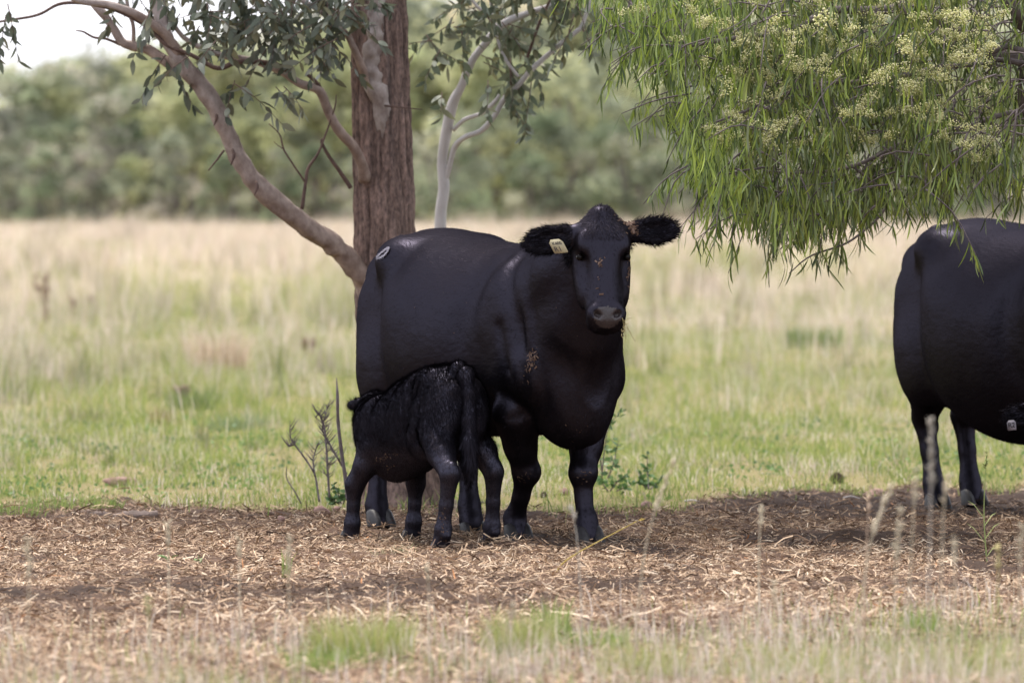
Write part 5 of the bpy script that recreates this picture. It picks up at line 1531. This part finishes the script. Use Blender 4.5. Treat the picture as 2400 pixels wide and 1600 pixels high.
def tuft(px, py, d, label, n, h, spread, cols, w=.0028, name='grass_tuft', lean=.42, group='soft grass tufts on the litter'):
    p = at(px, py, d); p[2] = gz(p[0], d) - .01
    a = rng.uniform(0, 6.283, n); r = spread * np.sqrt(rng.random(n))
    bx, by = r * np.cos(a), r * np.sin(a)
    hh = h * rng.uniform(.45, 1.25, n); ln = np.abs(rng.normal(0, lean, n)) + .4 * r / max(spread, .01) * lean
    th = a + rng.normal(0, .7, n)
    base = np.column_stack([bx, by, gz(p[0] + bx, d + by) - p[2] - .008])
    ld = np.column_stack([np.cos(th), np.sin(th), 0 * th]); fa = rng.uniform(0, 6.28, n)
    wd = np.column_stack([np.cos(fa), np.sin(fa), 0 * fa]) * (w / 2)
    tip = base + np.array([0, 0, 1.]) * (hh * np.cos(ln))[:, None] + ld * (hh * np.sin(ln))[:, None]
    mid = base + (tip - base) * .55 + np.array([0, 0, 1.]) * (hh * .1)[:, None] - ld * (hh * np.sin(ln) * .22)[:, None]
    V = np.stack([base - wd, base + wd, mid + wd, mid - wd, tip], 1).reshape(-1, 3)
    i = np.arange(n)[:, None] * 5
    C = np.repeat(np.asarray(cols)[rng.integers(0, len(cols), n)] * rng.uniform(.8, 1.2, (n, 1)), 5, 0)
    o = link(name, mesh_np(name, V, [i + [3, 2, 4], i + [0, 1, 2, 3]], (M_GRASS,), C))
    o.location = tuple(p)
    tag(o, label, 'grass tuft', group)
    return o
SOFT = [(.33, .36, .12), (.38, .39, .16), (.28, .33, .10), (.44, .42, .2)]
FRESH = [(.24, .32, .09), (.30, .37, .11), (.20, .28, .08)]
tuft(850, 1560, 22.4, 'big soft yellow green tuft below the calf', 900, .17, .16, SOFT)
tuft(760, 1590, 21.8, 'low loose green tuft left of the big soft tuft', 300, .10, .14, FRESH)
tuft(1215, 1545, 22.6, 'soft feathery green tuft in the middle of the near litter', 620, .16, .11, SOFT)
tuft(1290, 1470, 23.8, 'thin upright green tuft behind the soft feathery tuft', 150, .12, .07, FRESH)
tuft(1390, 1530, 22.8, 'bright green tuft right of the feathery tuft', 420, .11, .12, FRESH)
tuft(2160, 1440, 23.6, 'spiky green tuft under the tall pale stalks', 160, .12, .06, FRESH)
tuft(1530, 1600, 21.6, 'mixed green and straw tuft at the picture bottom', 420, .14, .18, SOFT)
tuft(1850, 1600, 21.5, 'wide straw and green tuft at the picture bottom', 520, .15, .22, SOFT + [(.56, .5, .36)])
tuft(2250, 1600, 21.5, 'dense yellowish tuft in the bottom corner', 620, .17, .22, SOFT + [(.56, .5, .36)])
tuft(668, 1345, 27.5, 'small upright grass shoot on pale litter', 26, .11, .018, FRESH, .003, lean=.16)
tuft(918, 1300, 28.9, 'flattened pale green grass between the calf feet', 120, .05, .10, [(.34, .38, .2), (.42, .42, .27)], .0022, lean=1.1)
tuft(250, 1195, 33.6, 'low green tuft beside the broken log', 160, .07, .08, FRESH)
tuft(30, 1215, 33.0, 'green tuft at the litter edge near the picture side', 260, .08, .16, FRESH)
tuft(150, 1185, 34.0, 'green clump left of the broken log', 300, .09, .2, FRESH)
def seedling(px, py, d, label, n=9, s=.03):
    p = at(px, py, d); p[2] = gz(p[0], d)
    root = thing('seedling', p, label, 'seedling', 'green seedlings on the litter')
    V, F4 = leaf_shape(1.0, .5, .25, .2)
    for q in range(n):
        a = rng.uniform(0, 6.28); dr = nrm(np.array([math.cos(a), math.sin(a), rng.uniform(.2, .9)]))
        me = mesh_np('leaf', V * s * rng.uniform(.7, 1.3), [F4], (M_LEAF,), np.tile(np.array([.17, .27, .10]) * rng.uniform(.8, 1.3), (len(V), 1)), True)
        o = link('leaf', me, root)
        M = np.eye(4); M[:3, :3] = frames(dr[None], np.array([rng.normal(0, .3)]))[0]; M[:3, 3] = dr * .012 + [0, 0, .015]
        o.matrix_local = Matrix(M.tolist())
    m = MB(); m.tube([(0, 0, -.01), (.002, 0, .02), (.0, .0, .05)], [.002, .0018, .001], 5, 6, (.24, .3, .12)); m.build('stem', M_STALK, root)
seedling(395, 1318, 28.6, 'pale green seedling left of its darker neighbour', 11, .034)
seedling(465, 1318, 28.6, 'darker small seedling with a few round leaves', 8, .03)

# ---- woody weeds beside the calf
def weed(base, d, stems, label, side=0, mat=M_GREYTWIG):
    p = at(base[0], base[1], d); p[2] = gz(p[0], d) - .02
    root = thing('dead_weed', p, label, 'dead weed')
    for pts, rd in stems:
        m = MB()
        w = [at(x, y, d + rng.normal(0, .02)) - p for x, y in pts]
        w[0][2] = max(w[0][2], 0) if len(w) else 0
        m.tube(w, rd, 6, len(pts) * 5, (1, 1, 1), .12, 3)
        m.build('stem', mat, root)
        q = catmull(w, 60)
        if side:
            m = MB()
            for _ in range(side):
                k = rng.integers(12, 58)
                dr = nrm(np.array([rng.choice([-1, 1]) * rng.uniform(.4, 1), rng.normal(0, .5), rng.uniform(.4, 1.1)]))
                l = rng.uniform(.025, .07)
                m.tube([q[k], q[k] + dr * l * .5, q[k] + dr * l + [0, 0, .008]], [.0022, .0018, .001], 4, 5)
            tag(m.build('side_twigs', mat, root), kind='stuff')
    return root
weed((815, 1165), 32.6, [([(815, 1172), (808, 1110), (798, 1040), (792, 980), (791, 930), (789, 885)], [.0105, .0098, .009, .0082, .0075, .0018])], 'single bare upright stick rising left of the calf')
weed((770, 1160), 32.8, [([(772, 1165), (768, 1100), (765, 1050), (760, 1000), (748, 970), (740, 978)], [.006, .0058, .0055, .005, .004, .002]),
                         ([(812, 1110), (790, 1070), (770, 1035), (756, 1005), (762, 975), (766, 955), (760, 945)], [.006, .005, .0045, .004, .003, .0025, .0015])], 'bushy dead weed with short spiky twigs left of the bare stick', 46)
weed((745, 1165), 32.9, [([(748, 1175), (740, 1120), (732, 1100), (712, 1070), (690, 1040), (680, 1020), (680, 985)], [.0055, .005, .0048, .0045, .004, .003, .0015]),
                         ([(738, 1115), (734, 1080), (738, 1060), (744, 1040)], [.005, .004, .003, .0015]), ([(690, 1042), (675, 1047)], [.003, .001])], 'thin forked dead weed at the end of the weed clump', 12)
weed((706, 1180), 33.2, [([(706, 1180), (690, 1150), (672, 1120), (672, 1092)], [.004, .0035, .003, .0015])], 'short bent dead twig left of the forked weed')
FD = plain_mat('dead brown weed', (.27, .19, .15), .9, .1)
def far_weed(px, py, d, label, hpx, n, s=1.0):
    p = at(px, py, d); p[2] = gz(p[0], d) - .02
    root = thing('dead_weed', p, label, 'dead weed')
    hgt = hpx / FPX * d
    for q in range(n):
        m = MB()
        l = np.array([rng.uniform(-.3, .3) * hgt, rng.uniform(-.2, .2) * hgt, hgt * rng.uniform(.7, 1.05)])
        m.tube([(0, 0, 0), l * .5 + [0, 0, .05 * hgt], l], [.010 * s, .008 * s, .005 * s], 5, 8)
        for _ in range(9):
            c = l * rng.uniform(.72, 1.03) + rng.normal(0, .02, 3) * s
            m.tube([c, c + rng.normal(0, .02, 3) * s + [0, 0, .02 * s], c + rng.normal(0, .03, 3) * s + [0, 0, .035 * s]], [.008 * s, .014 * s, .003 * s], 5, 4)
        m.build('stem', FD, root)
far_weed(112, 775, 84, 'blurred brown seed-headed weed far out in the field at the picture side', 118, 4, .9)
far_weed(175, 745, 88, 'smaller blurred brown weed beside the tall seed-headed one', 70, 2, .9)
far_weed(212, 690, 100, 'tiny blurred brown weed behind the tall seed-headed one', 40, 2, .9)
far_weed(425, 960, 51, 'short brown dead weed standing in green grass', 62, 9, .55)
far_weed(720, 840, 68, 'low brown dead weed near the cow rump', 60, 6, .6)
tuft(455, 965, 50.5, 'dark green tuft beside the short brown weed', 260, .20, .18, [(.16, .22, .08), (.2, .24, .1)], .006, lean=.5, group='field tufts')
tuft(505, 870, 63, 'large dry brown tussock in the middle of the field', 420, .42, .28, [(.62, .52, .40), (.52, .43, .32), (.46, .37, .27)], .009, lean=.4, group='field tufts')
tuft(210, 995, 47.5, 'dark tussock low in the near grass', 200, .12, .16, [(.18, .22, .09), (.24, .22, .11)], .005, lean=.5, group='field tufts')
tuft(390, 1000, 47, 'brown green tussock right of the dark one', 200, .14, .10, [(.27, .22, .12), (.33, .27, .15)], .005, lean=.4, group='field tufts')
tuft(1900, 815, 72, 'dark green tussock in the field left of the half hidden cow', 300, .26, .3, [(.17, .23, .09), (.2, .25, .1)], .009, lean=.45, group='field tufts')
tuft(560, 1010, 46, 'grey green low tussock left of the woody weeds', 260, .13, .2, [(.2, .26, .13), (.25, .3, .15)], .005, lean=.5, group='field tufts')

# ---- leafy plants behind the cow
def leafy_plant(px, py, d, stems, label, nl, ls, cols):
    p = at(px, py, d); p[2] = gz(p[0], d) - .01
    root = thing('leafy_plant', p, label, 'plant', 'small green plants at the litter edge')
    V, F4 = leaf_shape(1.0, .55, .2, .15)
    mes = [mesh_np('leaf', V * ls, [F4], (M_LEAF,), np.tile(c, (len(V), 1)), True) for c in cols]
    for pts in stems:
        w = [at(x, y, d + rng.normal(0, .04)) - p for x, y in pts]
        m = MB(); m.tube(w, np.linspace(.004, .0012, len(w)), 5, len(w) * 5); m.build('stem', M_GREYTWIG, root)
        q = catmull(w, 40)
        for _ in range(nl):
            k = rng.integers(6, 40)
            dr = nrm(np.array([rng.normal(0, 1), rng.normal(0, .7), rng.normal(.25, .5)]))
            o = link('leaf', mes[rng.integers(0, len(mes))], root)
            s = rng.uniform(.7, 1.3)
            M = np.eye(4); M[:3, :3] = frames(dr[None])[0] * s; M[:3, 3] = q[k] + rng.normal(0, .006, 3)
            o.matrix_local = Matrix(M.tolist())
LG = [(.10, .19, .06), (.14, .24, .075), (.09, .16, .06), (.18, .27, .11)]
leafy_plant(1412, 1120, 35.4, [[(1410, 1120), (1416, 1060), (1424, 1010), (1440, 980), (1466, 958)], [(1412, 1110), (1405, 1060), (1400, 1020), (1412, 985), (1425, 965)], [(1425, 1120), (1440, 1080), (1445, 1050), (1452, 1030)]], 'slim leafy green plant standing right of the cow front leg', 26, .036, LG)
leafy_plant(1520, 1140, 35.2, [[(1520, 1145), (1518, 1110), (1517, 1085), (1517, 1062)], [(1525, 1145), (1540, 1130), (1552, 1118)], [(1514, 1145), (1500, 1120), (1496, 1105)]], 'low dark green plant at the edge of the soil strip', 22, .034, LG[:3])
leafy_plant(1440, 1145, 35.0, [[(1430, 1150), (1450, 1125), (1470, 1112)], [(1425, 1150), (1410, 1130), (1400, 1118)], [(1445, 1150), (1480, 1135)]], 'low spreading green plant beneath the slim leafy one', 22, .032, LG[:3])
leafy_plant(800, 1175, 33.0, [[(800, 1180), (790, 1150), (780, 1135)], [(805, 1180), (812, 1150), (815, 1125)], [(795, 1180), (775, 1168)]], 'dark green low plant behind the calf front leg', 24, .032, LG[:3])

# ---- stones, clods, wood
def rock(px, py, d, wpx, hpx, label, mat=M_ROCK, name='rock', cat='rock', flat=1.0, seed=1, group=None):
    p = at(px, py, d); p[2] = gz(p[0], d)
    W, Hh = wpx / FPX * d / 2, hpx / FPX * d
    r_ = np.random.default_rng(seed)
    th = np.linspace(0, math.pi, 11); ph = np.linspace(0, 2 * math.pi, 18, endpoint=False)
    dirs = np.array([[math.sin(a) * math.cos(b), math.sin(a) * math.sin(b), math.cos(a)] for a in th for b in ph])
    V = dirs.copy()
    for _ in range(11):     # chop facets
        n_ = nrm(r_.normal(0, 1, 3)); c = r_.uniform(.55, .85)
        t = V @ n_
        V = V - np.maximum(t - c, 0)[:, None] * n_ * .9
    V = V * (1 + .08 * (fbm(dirs[:, 0] * 4 + seed, dirs[:, 1] * 4 + dirs[:, 2] * 3, seed) - .5)[:, None])
    V = V * [W * 1.1, W * .8, Hh * .8] + [0, 0, Hh * .25]
    i = np.arange(10)[:, None] * 18; j = np.arange(18)[None]; k = (j + 1) % 18
    F4 = np.stack([i + j, i + 18 + j, i + 18 + k, i + k], -1).reshape(-1, 4)
    o = link(name, mesh_np(name, V, [F4], (mat,), np.ones((len(V), 3)), False))
    o.location = tuple(p); o.rotation_euler = (r_.uniform(-.1, .1), r_.uniform(-.1, .1), r_.uniform(0, 6))
    return tag(o, label, cat, group)
rock(755, 1206, 33.4, 46, 30, 'reddish stone on the litter left of the calf', seed=3)
rock(790, 1190, 33.7, 24, 18, 'dark red stone behind the reddish one', seed=4)
rock(285, 1122, 37.3, 100, 20, 'flat pink stone lying in the green grass', seed=5)
rock(1322, 1160, 35.6, 30, 20, 'small pink stone between the cow front legs', seed=6)
rock(1445, 1128, 36.4, 26, 18, 'small pink stone under the slim leafy plant', seed=16)
rock(2050, 1168, 36.0, 62, 22, 'pale pink stone on the far edge of the dark soil', seed=7)
rock(1515, 1185, 34.2, 40, 18, 'flat grey pink stone at the edge of the litter', seed=8)
rock(660, 1240, 32.0, 34, 16, 'low mauve stone half sunk in litter left of the calf', seed=9)
rock(1085, 1250, 31.8, 20, 12, 'pale grey pebble behind the calf hind leg', plain_mat('grey stone', (.42, .39, .36), .9, .2, .5, 30, .5), seed=10)
rock(1275, 1172, 35.4, 26, 18, 'dark dung clod behind the cow front legs', M_CLOD, 'dung_clod', 'clod', seed=11)
rock(1962, 1140, 37.2, 36, 26, 'dark dung clod at the grass edge near the half hidden cow', M_CLOD, 'dung_clod', 'clod', seed=12)
rock(1935, 1098, 39.2, 26, 14, 'dark clod lying farther out in the grass', M_CLOD, 'dung_clod', 'clod', seed=13)
rock(2290, 1150, 36.5, 44, 20, 'broad dark clod behind the legs of the half hidden cow', M_CLOD, 'dung_clod', 'clod', seed=14)
def log(px, py, d, lpx, rpx, tilt, label, seed):
    p = at(px, py, d); p[2] = gz(p[0], d)
    L, r = lpx / FPX * d, rpx / FPX * d
    m = MB()
    m.tube([(-L / 2, 0, r * .5), (-L / 5, .01, r * .62), (L / 5, -.01, r * .6), (L / 2, 0, r * .7)], [r * .72, r, r * .95, r * .7], 14, 26, (1, 1, 1), .22, seed)
    o = m.build('broken_log', M_LOG, None, False); o.location = tuple(p); o.rotation_euler = (0, tilt, rng.uniform(-.2, .2))
    tag(o, label, 'log')
log(318, 1222, 33.0, 105, 13, -.06, 'weathered grey broken log half buried at the litter edge', 3)
log(222, 1218, 33.3, 80, 9, .05, 'thinner dark wood piece left of the weathered log', 5)
def stick(px, py, d, pts, r, label, mat):
    p = at(px, py, d); p[2] = gz(p[0], d) + .006
    m = MB(); m.tube([np.array(q) for q in pts], np.linspace(r, r * .6, len(pts)), 6, 12, (1, 1, 1), .1, 2)
    o = m.build('stick', mat, None); o.location = tuple(p)
    tag(o, label, 'stick')
BONE = plain_mat('bleached stick', (.55, .50, .47), .8, .2)
stick(1625, 1180, 34.6, [(-.045, 0, .01), (0, .0, .015), (.045, .01, .004)], .006, 'bleached white stick on the dark soil strip', BONE)
stick(1995, 1182, 34.5, [(-.04, 0, .012), (0, .0, .02), (.05, .01, .006)], .005, 'bleached curved twig near the pale pink stone', BONE)
stick(1060, 1168, 34.6, [(-.22, 0, .004), (0, .02, .012), (.2, -.02, .005)], .008, 'long grey stick lying behind the calf', M_GREYTWIG)
# ---- wisps hanging from the cow's mouth
def wisp():
    c = at(1466, 757, 29.1)
    root = thing('grass_wisp', c, 'dry grass wisp hanging from the corner of the cow mouth', 'grass wisp')
    for pts, r in (([(1458, 745), (1470, 765), (1480, 785), (1489, 800)], .0012), ([(1462, 752), (1474, 746), (1482, 744)], .001), ([(1460, 750), (1463, 770), (1466, 788)], .0014)):
        m = MB(); m.tube([at(x, y, 29.1) - c for x, y in pts], [r] * len(pts), 4, 12, (.30, .25, .12)); m.build('stem', M_STALK, root)
    m = MB()
    for _ in range(34):
        p = at(1463 + rng.normal(0, 4), 772 + rng.normal(0, 9), 29.1 + rng.normal(0, .006)) - c
        m.tube([p, p + rng.normal(0, .005, 3)], [.0018, .0006], 4, 3, (.36, .29, .15))
    m.build('seed_head', M_STALK, root, False)
wisp()
